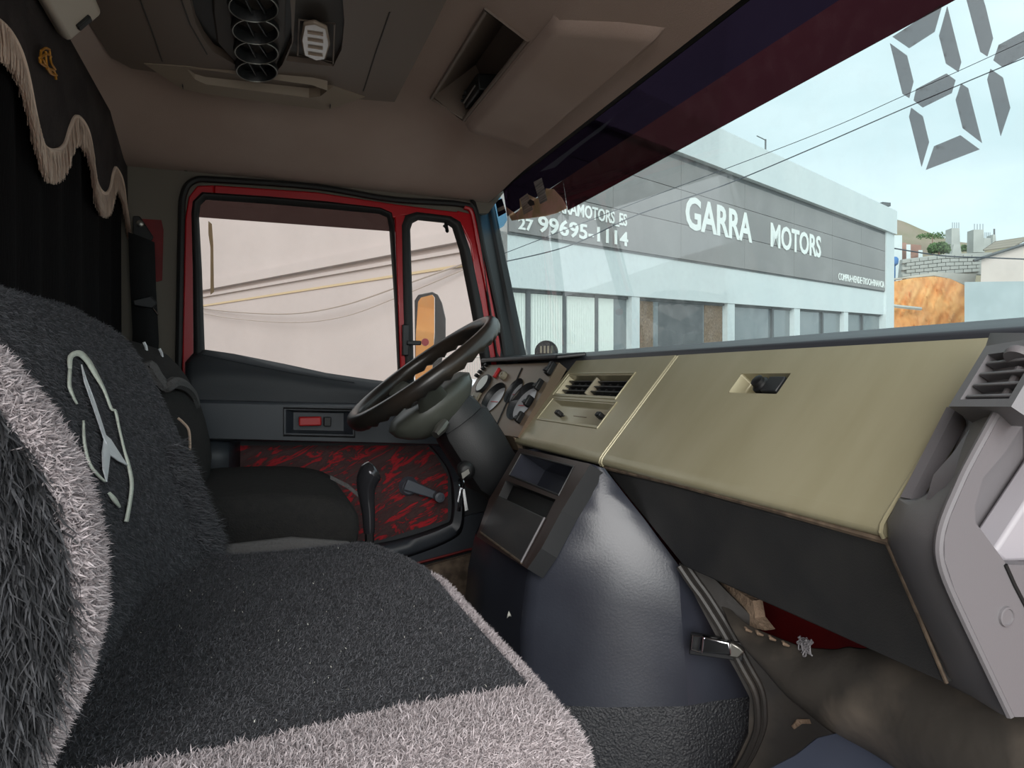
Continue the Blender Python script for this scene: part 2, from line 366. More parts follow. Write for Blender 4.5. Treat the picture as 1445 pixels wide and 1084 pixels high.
# headliner with its dip towards the windscreen and the sides, and a hole for the shelf
ZC = [(-0.42, 0.56), (-0.385, 0.63), (-0.34, 0.69), (-0.26, 0.728), (-0.1, 0.74), (0.36, 0.738), (0.415, 0.712), (0.50, 0.668), (0.515, 0.650), (0.60, 0.628), (0.66, 0.606), (0.703, 0.585)]
def ceil_z(x, y):
    z = interp(x, ZC); s = sstep((y - 1.84) / 0.36)
    return lerp(z, min(z, 0.585 - 0.02 * max(0, x)), s)
cx = sorted(set([p[0] for p in ZC] + [-0.3, -0.2, 0.0, 0.1, 0.2, 0.3, 0.45, 0.55, 0.68])); cy = sorted(set(list(np.linspace(-0.1, 1.25, 8)) + [1.31, 1.45, 1.6, 1.77] + list(np.linspace(1.84, 2.22, 12))))
cv = [V(x, y, ceil_z(x, y)) for x in cx for y in cy]; cf = []
for i in range(len(cx) - 1):
    for j in range(len(cy) - 1):
        if 0.41 < (cx[i] + cx[i + 1]) / 2 < 0.50 and 1.31 < (cy[j] + cy[j + 1]) / 2 < 1.77: continue
        n = len(cy); cf.append((i * n + j, (i + 1) * n + j, (i + 1) * n + j + 1, i * n + j + 1))
mk('ceiling', (cv, cf), M['liner'], kind='structure', ang=60)
mk('roof_skin', grid([[V(x, y, z) for y in (-0.12, 1.0, 2.3)] for x, z in [(-0.47, 0.5), (-0.44, 0.82), (0.6, 0.86), (0.74, 0.80), (0.775, 0.70)]]), M['red'], solid=0.01,
   label='red painted metal roof of the truck cab above the headliner', cat='roof', kind='structure')

# rear wall behind the curtain
mk('wall_back', boxx(-0.46, -0.425, -0.1, 2.24, -0.8, 0.62), M['pillar'], kind='structure', smooth=False)
# driver's side wall: pillar behind the door, rail above it, sill below it
def pz(u, v, y=DY): p = P(u, v, Y=y); return (p.x, p.z)
lw = join(prism([V(x, 2.205, z) for x, z in [(-0.46, -0.8), (-0.46, 0.64), (-0.15, 0.63), pz(276, 300), pz(272, 545), (-0.16, -0.8)]], (0, 0.03, 0)),
          prism([V(x, 2.2065, z) for x, z in [(-0.2, 0.64), pz(264, 262), pz(280, 275), pz(300, 270), pz(447, 279), pz(551, 295), pz(640, 302), pz(690, 300), (0.78, 0.64)]], (0, 0.03, 0)),
          prism([V(x, 2.205, z) for x, z in [(-0.2, -0.8), (-0.2, -0.70), (0.80, -0.62), (0.80, -0.8)]], (0, 0.03, 0)),
          prism([V(x, 2.205, z) for x, z in [(0.66, -0.7), (0.725, 0.02), (0.90, 0.02), (0.98, -0.8)]], (0, 0.03, 0)))
wl_o = mk('wall_left', lw, M['pillar'], kind='structure', smooth=False)
mk('button_cap', lathe([(0.0, -0.008), (0.009, -0.007), (0.012, -0.002), (0.013, 0.003)], P(262, 235, Y=2.198), (0, 1, 0), 16), M['pillar'], wl_o)
mk('weather_strip', tube(smooth_path([P(u, v, Y=2.196) for u, v in [(250, 640), (253, 480), (256, 320), (259, 275), (274, 255), (310, 254), (447, 264), (551, 281), (640, 287), (668, 292)]], 6), 0.0095, 8), M['rubber'], wl_o)
mk('bare_metal_patch', prism([P(u, v, Y=2.203) for u, v in [(196, 309), (228, 311), (231, 325), (229, 396), (222, 398), (190, 392)]], (0, -0.004, 0)), M['red_dark'], wl_o, smooth=False)
# bulkhead below the windscreen, its red metal shows through a tear
mk('wall_front', boxx(0.93, 0.96, -0.1, 2.23, -0.8, 0.06), M['red_dark'], kind='structure', smooth=False)

def poly_f(pts): return [Vector(p) for p in pts], [tuple(range(len(pts)))]
# windscreen: base at (.845,.06), top at (.74,.66)
WB, WT = V(0.845, 0, 0.055), V(0.742, 0, 0.66)
def wsp(t, y, d=0.0):
    p = lerp(WB, WT, t); n = V(0.605, 0, 0.103).normalized(); return V(p.x - n.x * d, y, p.z - n.z * d)
WN = V(0.605, 0, 0.103).normalized()
def WP(u, v, d=0.002): return PP(u, v, WB - WN * d, WN)
ws = thing('window_1', 'wide tilted windscreen with dark maroon sun strip along its top', 'windscreen', wsp(0, 1.1), kind='structure')
mk('pane', grid([[wsp(t, y) for y in np.linspace(-0.2, 2.36, 12)] for t in np.linspace(-0.06, 1.02, 6)]), M['screen'], ws, fixn=False)
mk('sun_strip', grid([[wsp(t, y, 0.003) for y in np.linspace(-0.2, 1.735, 12)] for t in (0.648, 0.70, 0.78)]), M['film'], ws, label='dark maroon sun strip film', fixn=False)
mk('sun_strip_top', grid([[wsp(t, y, 0.003) for y in np.linspace(-0.2, 2.185, 12)] for t in (0.78, 0.88, 0.98)]), M['film_dark'], ws, fixn=False)
mk('sun_strip_end', poly_f([wsp(0.78, 1.735, .003)] + [WP(u, v, .003) for u, v in [(800, 294), (785, 301), (760, 306), (740, 309), (722, 311.5), (719, 306)]]), M['film'], ws, smooth=False, fixn=False)
mk('film_scrap', poly_f([WP(u, v, 0.0035) for u, v in [(695, 286), (706, 278), (713, 296), (716, 310), (711, 319), (703, 324)]]), M['film_blue'], ws, smooth=False, fixn=False, label='bare blue corner of the film')
mk('header_gasket', prismY([(0.705, 0.600), (0.728, 0.628), (0.748, 0.608), (0.752, 0.63), (0.775, 0.66), (0.775, 0.72), (0.70, 0.72)], -0.12, 2.34), M['rubber'], ws, bevel=0.004)
mk('base_strip', prismY([(0.800, 0.046), (0.803, 0.057), (0.838, 0.071), (0.87, 0.066), (0.87, 0.02), (0.80, 0.02)], -0.1, 2.20), M['trim_strip'], ws, bevel=0.004, label='grey strip along the foot of the windscreen')

# front pillar on the driver's side
pl = [P(742, 506, X=0.838), P(720, 400, X=0.800), P(697, 292, X=0.757)]; pr = [P(702, 515, Y=2.19), P(688, 420, Y=2.19), P(671, 300, Y=2.19)]
pc = [P(728, 510, X=0.800), P(708, 405, X=0.770), P(686, 290, X=0.725)]
rows = [[a, lerp(a, b, 0.5) + V(-0.012, -0.01, 0), b, lerp(b, c, 0.5) + V(-0.006, -0.008, 0), c] for a, b, c in zip(pr, pc, pl)]
rows = [[p + V(0.012, 0, -0.12) for p in rows[0]]] + rows + [[p + V(-0.02, 0, 0.06) for p in rows[-1]]]
mk('trim_1', grid(rows), M['pillar_black'], kind='structure', solid=0.01, ang=50)
mk('trim_2', tube(smooth_path([P(u, v, Y=2.193) for u, v in [(664, 287), (672, 300), (681, 345), (698, 420), (708, 470), (714, 520)]], 6), 0.009, 8), M['rubber'], kind='structure')
mk('trim_3', tube(smooth_path([P(u, v, Y=2.196) for u, v in [(655, 292), (666, 300), (675, 345), (690, 420), (701, 480), (706, 520)]], 6), 0.0085, 8), M['red'], kind='structure')

# ================================================================== DRIVER'S DOOR
door = thing('door_1', 'closed driver door with red window frame and black vinyl panel', 'door', V(0.25, DY, -0.70), kind='structure')
def dp(u, v, y=DY): return P(u, v, Y=y)
fr = []
for poly in ([(256, 545), (261, 309), (266, 278), (278, 262), (302, 261), (302, 277), (287, 277), (277, 287), (275, 300), (277, 545)],
             [(302, 261), (447, 271), (551, 287), (620, 296), (655, 300), (655, 322), (638, 311), (572, 304), (555, 308), (537, 298), (378, 282), (302, 277)],
             [(557, 303), (573, 303), (577, 560), (566, 560)],
             [(645, 297), (666, 302), (674, 345), (704, 515), (694, 560), (686, 515), (664, 345), (650, 316)]):
    fr.append(prism([dp(u, v, 2.198) for u, v in poly], (0, 0.03, 0)))
mk('window_frame', join(*fr), M['red'], door, bevel=0.004, seg=3)
def ring(outer, inner, y0, y1, ym):
    a = [dp(u, v, y0) for u, v in outer]; c = [dp(u, v, y1) for u, v in inner]
    b = [lerp(p, q, 0.35) for p, q in zip(a, c)]; b = [V(p.x, ym, p.z) for p in b]; d = [V(p.x, ym + 0.002, p.z) for p in [lerp(p, q, 0.7) for p, q in zip(a, c)]]
    return loft([a, b, d, c], True, False)
go = [(272, 545), (273, 492), (272, 380), (270, 300), (272, 284), (285, 271), (378, 277), (460, 284), (537, 293), (553, 300), (557, 318), (561, 420), (565, 527), (566, 560)]
gi = [(291, 545), (289, 492), (285, 380), (281, 305), (283, 290), (291, 282), (378, 288), (460, 295), (535, 302), (546, 307), (549, 322), (556, 420), (561, 527), (562, 560)]
mk('gasket', ring(go, gi, 2.197, 2.212, 2.190), M['rubber'], door, ang=60)
qo = [(574, 560), (572, 527), (569, 420), (567, 318), (572, 304), (588, 299), (636, 305), (650, 313), (664, 354), (680, 430), (693, 510), (697, 560)]
qi = [(586, 560), (584, 527), (582, 420), (579, 324), (582, 315), (590, 311), (628, 315), (638, 322), (648, 354), (663, 430), (678, 510), (683, 560)]
mk('gasket', ring(qo, qi, 2.197, 2.210, 2.190), M['rubber'], door, ang=60)
def poly_face(pts): return [Vector(p) for p in pts], [tuple(range(len(pts)))]
g1 = mk('door_glass', poly_face([dp(u, v, 2.216) for u, v in [(270, 560), (270, 270), (560, 292), (570, 565)]]), M['side_glass'], door, fixn=False)
mk('tint_strip', poly_face([dp(u, v, 2.214) for u, v in [(272, 306), (272, 272), (558, 294), (558, 327)]]), M['film_brown'], g1, label='dark brown film along the top of the glass', fixn=False)
mk('tape_mark', prism([dp(u, v, 2.213) for u, v in [(294, 312), (299, 316), (301, 345), (302, 412), (297, 416), (297, 350), (294, 330)]], (0, 0.0005, 0)), backlit('tape_glue', srgb(214, 196, 172)), g1, smooth=False)
mk('quarter_glass', poly_face([dp(u, v, 2.214) for u, v in [(574, 562), (570, 300), (640, 300), (700, 562)]]), M['side_glass'], door, fixn=False)
# catch of the quarter window
ct = mk('window_catch', join(box(dp(572, 480, 2.186), (0.020, 0.012, 0.096)), box(dp(584, 484, 2.178), (0.045, 0.012, 0.014))), M['black'], door, bevel=0.003)
mk('catch_button', lathe([(0.011, -0.008), (0.012, 0.0), (0.011, 0.008)], dp(600, 483, 2.172), V(-0.2, -1, 0), 20), M['red_knob'], ct, label='round red catch button')
mk('catch_arm', tube([dp(627, 318, 2.19), dp(631, 326, 2.185), dp(629, 316, 2.205)], 0.006, 8), M['black'], door)

# upper vinyl cover with its sagging edge
topl = [(262, 512), (272, 500), (290, 494), (330, 500), (400, 514), (460, 527), (520, 536), (570, 542), (640, 548), (700, 552)]
rows = []
for k in range(9):
    t = k / 8; row = []
    for u, v in topl:
        v2 = lerp(v, 574, t); y = 2.20 - 0.045 * math.sin(min(1, t * 2.2) * math.pi / 2) - 0.006 * math.sin(t * 9 + u * .03) * (1 - t)
        row.append(dp(u, v2, y))
    rows.append(row)
mk('upper_panel', grid(rows), M['door_black'], door, ang=70, solid=0.004)
mk('panel_seam', tube(smooth_path([dp(u, v, 2.147) for u, v in [(285, 500), (330, 510), (400, 524), (440, 531), (500, 540)]], 5), 0.0022, 6), M['door_black'], door)
# armrest band with the sunk handle
AY = 2.08
A0, A1 = dp(268, 569, AY), dp(640, 577, AY); B0, B1 = dp(268, 618, AY), dp(640, 627, AY)
def arm(a, b, d):
    p = lerp(lerp(A0, A1, a), lerp(B0, B1, a), b); return p + V(0, d + 0.004 * (b - 0.5) * 0, 0)
ha, hb = (393 - 268) / 372, (487 - 268) / 372
band = holed(arm, 0, 1, 0, 1, [(ha, hb, 0.13, 0.80, 0.12, 0.035)], 0.035)
lip = grid([[arm(a, 0, 0.11) + V(0, 0, 0.010) for a in (0, .3, .6, 1)], [arm(a, 0, 0.012) + V(0, 0, 0.004) for a in (0, .3, .6, 1)], [arm(a, 0, 0) for a in (0, .3, .6, 1)]])
und = grid([[arm(a, 1, 0) for a in (0, .3, .6, 1)], [arm(a, 1, 0.012) - V(0, 0, 0.006) for a in (0, .3, .6, 1)], [arm(a, 1, 0.10) - V(0, 0, 0.012) for a in (0, .3, .6, 1)]])
am = mk('armrest', join(band, lip, und), M['door_band'], door, smooth=True, ang=30)
hd = [arm(ha - .008, .08, -.002), arm(hb + .008, .08, -.002), arm(hb + .008, .86, -.002), arm(ha - .008, .86, -.002)]
mk('handle_bezel', tube(hd, 0.003, 6, closed=True), M['black'], am)
mk('handle_lever', box(lerp(arm(ha, .45, .014), arm(hb, .45, .014), .36), (0.062, 0.022, 0.026)), M['red_knob'], am, bevel=0.004, label='red door opening lever')
mk('handle_pivot', box(lerp(arm(ha, .45, .016), arm(hb, .45, .016), .62), (0.020, 0.018, 0.026)), M['black'], am, bevel=0.002)
# lower part: recessed cloth insert, frame, crank
mk('lower_panel', prism([dp(u, v, 2.190) for u, v in [(240, 612), (650, 612), (700, 700), (700, 830), (240, 900)]], (0, 0.02, 0)), M['door_black'], door, smooth=False)
mk('pocket_side', grid([[dp(u, v, y) for v in (622, 650, 690, 760)] for u, y in ((262, 2.12), (305, 2.11), (322, 2.125), (338, 2.185))]), M['door_band'], door, solid=0.004)
mk('cloth_insert', prism([dp(u, v, 2.186) for u, v in [(334, 629), (603, 629), (615, 643), (632, 672), (632, 733), (537, 762), (334, 770)]], (0, 0.004, 0)), M['marble'], door, smooth=False, label='red streaked dark cloth insert')
lf = [(604, 627), (617, 641), (635, 672), (637, 728), (622, 742), (560, 762), (500, 772), (420, 780)]
fo = [(612, 624), (628, 640), (647, 672), (651, 732), (634, 756), (566, 782), (500, 794), (420, 802)]
rows = [[dp(u, v, 2.184) for u, v in lf], [lerp(dp(*a, 2.158), dp(*b, 2.158), .3) for a, b in zip(lf, fo)], [dp(u, v, 2.150) for u, v in fo], [dp(u + 3, v + 6, 2.17) for u, v in fo]]
rows = [smooth_path(r, 5) for r in rows]
mk('insert_frame', grid(rows), M['door_band'], door, ang=60, solid=0.003)
mk('foot_panel', prism([dp(u, v, 2.172) for u, v in [(420, 802), (500, 794), (566, 782), (634, 757), (652, 730), (700, 720), (700, 768), (604, 790), (500, 815), (420, 830)]], (0, 0.02, 0)), M['door_band'], door, smooth=False)
mk('red_sill', tube([dp(500, 817, 2.16), dp(604, 791, 2.16), dp(660, 776, 2.16), dp(700, 768, 2.16)], 0.004, 8), M['red_dark'], door)
mk('sill_mat', prism([dp(u, v, 2.05) for u, v in [(540, 822), (612, 797), (690, 776), (690, 840), (540, 860)]], (0, 0.02, 0)), M['tan_edge'], door, smooth=False)
cr_ = mk('window_crank', lathe([(0.030, 0.0), (0.030, -0.006), (0.025, -0.012), (0.022, -0.022)], dp(576, 686, 2.184), (0, 1, 0), 24), M['crank'], door)
a, b = dp(577, 685, 2.155), dp(616, 699, 2.150); e = (b - a).normalized(); up_ = V(0, -1, 0).cross(e)
mk('crank_arm', prism([a - e * .014 + up_ * .018, a - e * .014 - up_ * .018, b + up_ * -.012, b + up_ * .012], (0, -0.014, 0)), M['crank'], cr_, bevel=0.004, seg=3)
mk('crank_knob', lathe([(0.013, 0.0), (0.015, -0.008), (0.0165, -0.03), (0.015, -0.038), (0.008, -0.0395), (0.008, -0.036)], b + V(0, -.008, 0), (0, 1, 0), 20), M['crank'], cr_)

# ================================================================== SEAT BELT AND LAMP ON THE REAR PILLAR
belt = thing('seat_belt', 'black seat belt hanging from the anchor beside the curtain', 'seat belt', P(205, 470, Y=2.16))
path = [P(u, v, Y=2.165) for u, v in [(201, 335), (203, 400), (205, 435), (207, 475), (206, 500)]]
mk('webbing', grid([[p + V(-0.034, 0, 0.012), p + V(0.0, -0.004, 0), p + V(0.030, 0, -0.012)] for p in path]), M['belt'], belt, solid=0.003)
an = mk('anchor', prism([P(u, v, Y=2.178) for u, v in [(188, 306), (198, 306), (206, 318), (214, 330), (217, 335), (214, 341), (196, 340), (188, 330)]], (0, -0.012, 0)), M['rubber'], belt, bevel=0.003)
mk('bolt', lathe([(0.009, 0.0), (0.009, -0.006), (0.006, -0.008)], P(198, 316, Y=2.166), (0, 1, 0), 12), M['steel'], an)
bk = mk('tongue', prism([P(u, v, Y=2.158) for u, v in [(188, 424), (214, 418), (222, 428), (216, 436), (190, 432)]], (0, -0.012, 0)), M['black'], belt, bevel=0.003)
mk('tongue_pin', tube([P(215, 434, Y=2.15), P(223, 445, Y=2.15)], 0.0025, 6), M['chrome'], bk)

lampc = P(92, -8, X=-0.305)
cl = thing('cabin_lamp', 'pale plastic courtesy lamp with black switch above the curtain', 'lamp', lampc)
e1 = V(0, 1, 0); nrm = V(0.75, 0, -0.66).normalized(); e2 = e1.cross(nrm)
mk('housing', box(lampc, (0.20, 0.085, 0.03), e1, e2, nrm), M['lamp_white'], cl, bevel=0.01, seg=3)
mk('switch', box(lampc + e1 * 0.072 + e2 * 0.0 + nrm * 0.017, (0.016, 0.030, 0.008), e1, e2, nrm), M['jet'], cl, bevel=0.002)
# ================================================================== CURTAIN ALONG THE REAR WALL
cur = thing('curtain', 'black velvet curtain along the rear wall with fringed scalloped pelmet', 'curtain', V(-0.38, 1.1, -0.5))
ys = np.linspace(0.05, 2.21, 90)
rows = [[V(-0.354 + 0.006 * math.sin(y * 42 + 0.6 * math.sin(y * 9)), y, z) for y in ys] for z in (0.63, 0.4, 0.2, -0.1, -0.5)]
mk('drape', grid(rows), M['velvet'], cur, ang=80, solid=0.004)
# scalloped lower edge of the pelmet on the plane X = -.345 : image measured crests and troughs
XP = -0.340
edge = [P(u, v, X=XP) for u, v in [(-150, -120), (-60, -10), (0, 32), (20, 62), (34, 105), (48, 165), (60, 205), (74, 212), (88, 203), (97, 180), (106, 164), (118, 178), (127, 205), (133, 250), (143, 272), (153, 266), (159, 242), (163, 238), (172, 262), (180, 310), (184, 330), (190, 322), (196, 316)]]
edge = [p for p in edge if 0.02 < p.y]
edge = smooth_path(edge, 6)
ey = [p.y for p in edge]; ez = [p.z for p in edge]
yy = np.linspace(max(0.15, ey[0]), 2.205, 220)
def ezf(y): return float(np.interp(y, ey, ez))
rows = [[V(XP - 0.004 * (1 - t) + 0.0015 * math.sin(y * 31) * t, y, lerp(0.655, ezf(y), t)) for y in yy] for t in (0, 0.3, 0.7, 1.0)]
mk('pelmet', grid(rows), M['velvet2'], cur, ang=80, solid=0.004)
mk('braid', tube([V(XP + 0.003 + 0.0015 * math.sin(y * 31), y, ezf(y)) for y in yy], 0.004, 6), M['fringe'], cur)
# fringe: threads hanging from the braid
vs, fs = [], []
for k in range(5200):
    y = yy[0] + (yy[-1] - yy[0]) * random.random(); z = ezf(y); L_ = 0.052 * random.uniform(.86, 1.12); w = 0.0016
    dx, dy = random.uniform(-.003, .004), random.uniform(-.004, .004); x = XP + 0.003 + random.uniform(-.002, .003); q = len(vs)
    vs += [V(x, y - w, z), V(x, y + w, z), V(x + dx, y + dy * .5 - w, z - L_ * .6), V(x + dx, y + dy * .5 + w, z - L_ * .6), V(x + dx, y + dy + w, z - L_), V(x + dx, y + dy - w, z - L_)]
    fs += [(q, q + 1, q + 3, q + 2), (q + 2, q + 3, q + 4, q + 5)]
mk('fringe', (vs, fs), M['fringe'], cur, kind='stuff', smooth=False, fixn=False, label='pale beige hanging fringe')
gl = []
for path in ([(58, 72), (64, 68), (70, 70)], [(56, 82), (66, 76), (72, 80)], [(58, 74), (57, 88), (66, 94)], [(64, 72), (66, 92), (72, 102)], [(60, 84), (68, 96), (76, 100), (79, 112)], [(70, 72), (72, 88), (78, 98)], [(66, 96), (72, 104), (80, 106)]):
    gl.append(tube(smooth_path([P(u, v, X=XP + 0.010) for u, v in path], 4), 0.0022, 5))
mk('emblem', join(*gl), M['gold'], cur, label='small gold stitched emblem')

# ================================================================== PASSENGER BENCH
bench = thing('passenger_bench', 'black plush covered passenger bench with pale fluffy border and stitched star', 'bench seat', V(0.0, 0.85, -0.78))
# --- backrest -------------------------------------------------------------
ZB = [-0.30, -0.255, -0.20, -0.15, -0.10, -0.05, 0.0, 0.04, 0.07, 0.092, 0.105]
MAIN = [(-0.30, -0.135), (-0.255, -0.140), (-0.20, -0.150), (-0.10, -0.172), (0.0, -0.203), (0.04, -0.218), (0.07, -0.235), (0.092, -0.255), (0.105, -0.280)]
FAR = [(-0.30, -0.055), (-0.25, -0.062), (-0.17, -0.092), (-0.077, -0.124), (-0.007, -0.153), (0.04, -0.178), (0.063, -0.195), (0.085, -0.225), (0.098, -0.26)]
WING = [(-0.30, -0.160), (-0.255, -0.136), (-0.226, -0.122), (-0.18, -0.102), (-0.14, -0.093), (-0.10, -0.094), (-0.055, -0.104), (-0.02, -0.122), (0.012, -0.144), (0.03, -0.168), (0.04, -0.20), (0.043, -0.26)]
def bx_(y, k):
    """front surface point k (0..1 up the front) of the section at y"""
    z = lerp(-0.30, 0.105, k)
    far = sstep((y - 0.95) / 0.27)
    xm = lerp(interp(z, MAIN), interp(z, FAR), far); zm = z
    zw = lerp(-0.30, 0.042, k); xw = interp(zw, WING)
    w = 1 - sstep((y - 0.500) / 0.055)
    return lerp(xm, xw, w), lerp(zm, zw, w)
def bsec(y):
    NF = 30; inset = 0.0
    if y < 0.468: inset = 0.03 * ((0.468 - y) / 0.018) ** 2
    if y > 1.225: inset = 0.05 * ((y - 1.225) / 0.035) ** 2
    pts = []
    for i in range(NF + 1):
        x, z = bx_(y, i / NF); pts.append(V(x - inset, y, z - inset * 0.6 * (i / NF)))
    x, z = bx_(y, 1.0)
    for xb, dz in ((-0.30, 0.0), (-0.325, -0.01), (-0.334, -0.05), (-0.336, -0.15), (-0.334, -0.32)):
        pts.append(V(min(xb, x - 0.01), y, (z + dz) - inset * 0.6))
    return pts
bys = [0.450, 0.453, 0.456, 0.459, 0.462, 0.465, 0.468, 0.476, 0.485, 0.495, 0.505, 0.515, 0.525, 0.535, 0.545, 0.555, 0.57, 0.59] + list(np.linspace(0.62, 1.21, 30)) + [1.225, 1.237, 1.248, 1.256, 1.262]
geo = loft([bsec(y) for y in bys])
bvs, bfs = geo
def split(geo, test):
    vs, fs = geo; a, b = [], []
    for f in fs:
        c = sum((vs[i] for i in f), Vector()) / len(f); (a if test(c) else b).append(f)
    def pack(ff):
        ids = sorted({i for f in ff for i in f}); mp = {i: k for k, i in enumerate(ids)}; return [vs[i] for i in ids], [tuple(mp[i] for i in f) for f in ff]
    return pack(a), pack(b)
def is_band(c): return 0.459 < c.y < 0.512 and c.x > -0.30 and c.z > -0.285
gb, gd = split(geo, is_band)
bk = mk('backrest', gd, M['cover'], bench, ang=70)
bb = mk('backrest_border', gb, M['border'], bench, ang=80, label='pale fluffy border of the backrest')
FLB = True
strands('border_pile', gb, M['fur_pale'], bb, 30000, 0.0065, 0.0011, lean=(0.1, 0, -0.3), jit=0.6, curl=1.0, flip=FLB)
side = split(geo, lambda c: c.y < 0.459)[0]
strands('side_pile', side, M['fur_black'], bk, 30000, 0.017, 0.0011, lean=(0.1, 0.15, -1.3), jit=0.45, curl=0.5, flip=FLB)
front = split(geo, lambda c: c.y > 0.512 and c.x > -0.29)[0]
strands('front_pile', front, M['fuzz'], bk, 80000, 0.0050, 0.0005, lean=(0, 0, -0.8), jit=0.4, curl=0.3, flip=FLB)
corner = split(geo, lambda c: c.y > 1.12 and c.x > -0.2 and c.z < -0.1)[0]
strands('corner_pile', corner, M['fuzz'], bk, 9000, 0.014, 0.0009, lean=(0.3, 0, -0.6), jit=0.5, curl=0.5, flip=FLB)
# stitched ring and three-pointed star on the backrest front
def on_back(u, v, off=0.003):
    r = ray(u, v); best = None
    lo, hi = 0.4, 1.3
    def g(t):
        p = r * t; k = (p.z + 0.30) / 0.405; return p.x - bx_(p.y, max(0, min(1, k)))[0]
    for i in range(60):
        m_ = (lo + hi) / 2
        if g(m_) > 0: lo = m_
        else: hi = m_
    p = r * lo; return p + V(off, 0, off * 0.3)
outl = [(93, 522, 4), (94, 505, 7), (106, 500, 8), (118, 510, 7.5), (130, 530, 6), (142, 552, 3.5), (152, 578, 3), (158, 582, 3), (163, 605, 2.5), (170, 635, 2.5), (177, 660, 4), (181, 685, 4.5), (178, 712, 4.5), (173, 738, 5)]
def ribbon(pl, off=0.004):
    rows = []
    for i, (u, v, w) in enumerate(pl):
        a = pl[max(0, i - 1)]; b = pl[min(len(pl) - 1, i + 1)]; d = Vector((b[0] - a[0], b[1] - a[1])).normalized()
        rows.append([on_back(u - d.y * w / 2, v + d.x * w / 2, off), on_back(u + d.y * w / 2, v - d.x * w / 2, off)])
    return grid(rows)
def dense(pl, k=4):
    q = smooth_path([V(*p) for p in pl], k); return [(p.x, p.y, max(1.2, p.z)) for p in q]
parts = [ribbon(dense(outl)), ribbon(dense([(93, 522, 4), (92, 545, 4), (97, 560, 3), (103, 572, 1.5)])),
         ribbon(dense([(112, 595, 2), (113, 625, 3), (120, 655, 3), (132, 672, 3.5), (143, 682, 2)])), ribbon(dense([(148, 697, 3), (156, 707, 6), (164, 718, 2)]))]
mk('stitched_ring', join(*parts), M['embroid'], bk, label='pale green stitched ring', solid=0.0015, fixn=False)
star = [(109, 516), (116, 538), (128, 570), (138, 600), (143, 616), (150, 622), (174, 659), (160, 652), (149, 644), (147, 660), (144, 682), (139, 664), (138, 640), (140, 622), (134, 602), (124, 572), (113, 540)]
c0 = (143, 632)
sv = [on_back(*c0, 0.006)] + [on_back(u, v, 0.0045) for u, v in star]
mk('stitched_star', (sv, [(0, i, i % len(star) + 1) for i in range(1, len(star) + 1)]), M['embroid_w'], bk, smooth=False, label='silver stitched three-pointed star', solid=0.0015, fixn=False)

# --- cushion --------------------------------------------------------------
FX = [(0.44, 0.205), (0.455, 0.222), (0.49, 0.236), (0.60, 0.240), (0.915, 0.246), (1.0, 0.240), (1.08, 0.222), (1.15, 0.196), (1.19, 0.160), (1.22, 0.11)]
def ctop(x, y):
    z = -0.262 - 0.012 * math.cos((x + 0.0) * 9) * 0.4 + 0.006 * math.sin(y * 5)
    return z
def csec(y):
    fx = interp(y, FX); pts = []
    dn = 0.0
    if y < 0.505: dn = 0.085 * ((0.505 - y) / 0.065) ** 2.2
    if y > 1.16: dn = 0.05 * ((y - 1.16) / 0.06) ** 2
    for i in range(48):
        x = lerp(-0.25, fx - 0.035, i / 47); pts.append(V(x, y, ctop(x, y) - dn))
    z0 = ctop(fx - 0.035, y) - dn
    for i in range(1, 10):
        a = i / 9 * math.pi / 2; pts.append(V(fx - 0.035 + 0.035 * math.sin(a), y, z0 - 0.042 * (1 - math.cos(a))))
    for i in range(1, 8): pts.append(V(fx - 0.004 * i * .5, y, z0 - 0.042 - 0.012 * i))
    pts.append(V(-0.25, y, z0 - 0.14))
    return pts
cys = [0.440, 0.443, 0.447, 0.455, 0.465, 0.475, 0.485, 0.495, 0.505, 0.515] + list(np.linspace(0.522, 0.575, 18)) + list(np.linspace(0.59, 1.15, 44)) + [1.16, 1.175, 1.19, 1.205, 1.215, 1.22]
cgeo = loft([csec(y) for y in cys])
def cband(c):
    fx = interp(c.y, FX); ed = 0.546 + 0.012 * math.sin(c.x * 14) + 0.02 * max(0, -c.x - 0.05)
    return (c.y < ed or (c.x > fx - 0.022 and c.y < 0.96)) and c.z > -0.300 - 0.006 * math.sin(c.y * 90)
cb, cd = split(cgeo, cband)
cs, cd = split(cd, lambda c: c.z <= -0.294 and (c.y < 0.98 and c.x > 0.1 or c.y < 0.56))
cu_ = mk('cushion', cd, M['cover'], bench, ang=80)
cbo = mk('cushion_border', cb, M['border'], bench, ang=80, label='pale fluffy border of the cushion')
csk = mk('elastic_skirt', cs, M['skirt'], bench, ang=80)
strands('border_pile', cb, M['fur_pale'], cbo, 80000, 0.0062, 0.0009, lean=(0.4, -0.3, -0.1), jit=0.7, curl=1.1)
ctopg = split(cgeo, lambda c: not cband(c) and c.z > -0.30)[0]
strands('cushion_pile', ctopg, M['fuzz'], cu_, 90000, 0.0034, 0.00045, lean=(0.3, -0.3, 0), jit=0.6, curl=0.4)
strands('lint', ctopg, M['lint'], cu_, 260, 0.0022, 0.0008, jit=0.9)
# gathers of the skirt at the front corner
gth = [tube([V(interp(y, FX) + 0.001, y, -0.302), V(interp(y, FX) + 0.005, y + 0.002, -0.35), V(interp(y, FX) + 0.002, y + 0.004, -0.40)], 0.0035, 6) for y in np.linspace(0.45, 0.62, 26)]
mk('skirt_gather', join(*gth), M['skirt'], csk, kind='stuff')
mk('seat_base', boxx(-0.22, 0.19, 0.50, 1.16, -0.80, -0.385), M['jet'], bench, bevel=0.02)
mk('far_edge_lining', tube([V(-0.06, 1.235, -0.285), V(0.05, 1.24, -0.282), V(0.14, 1.235, -0.29), V(0.17, 1.22, -0.31)], [0.016, 0.017, 0.012, 0.008], 10), M['grey_trim'], bench)

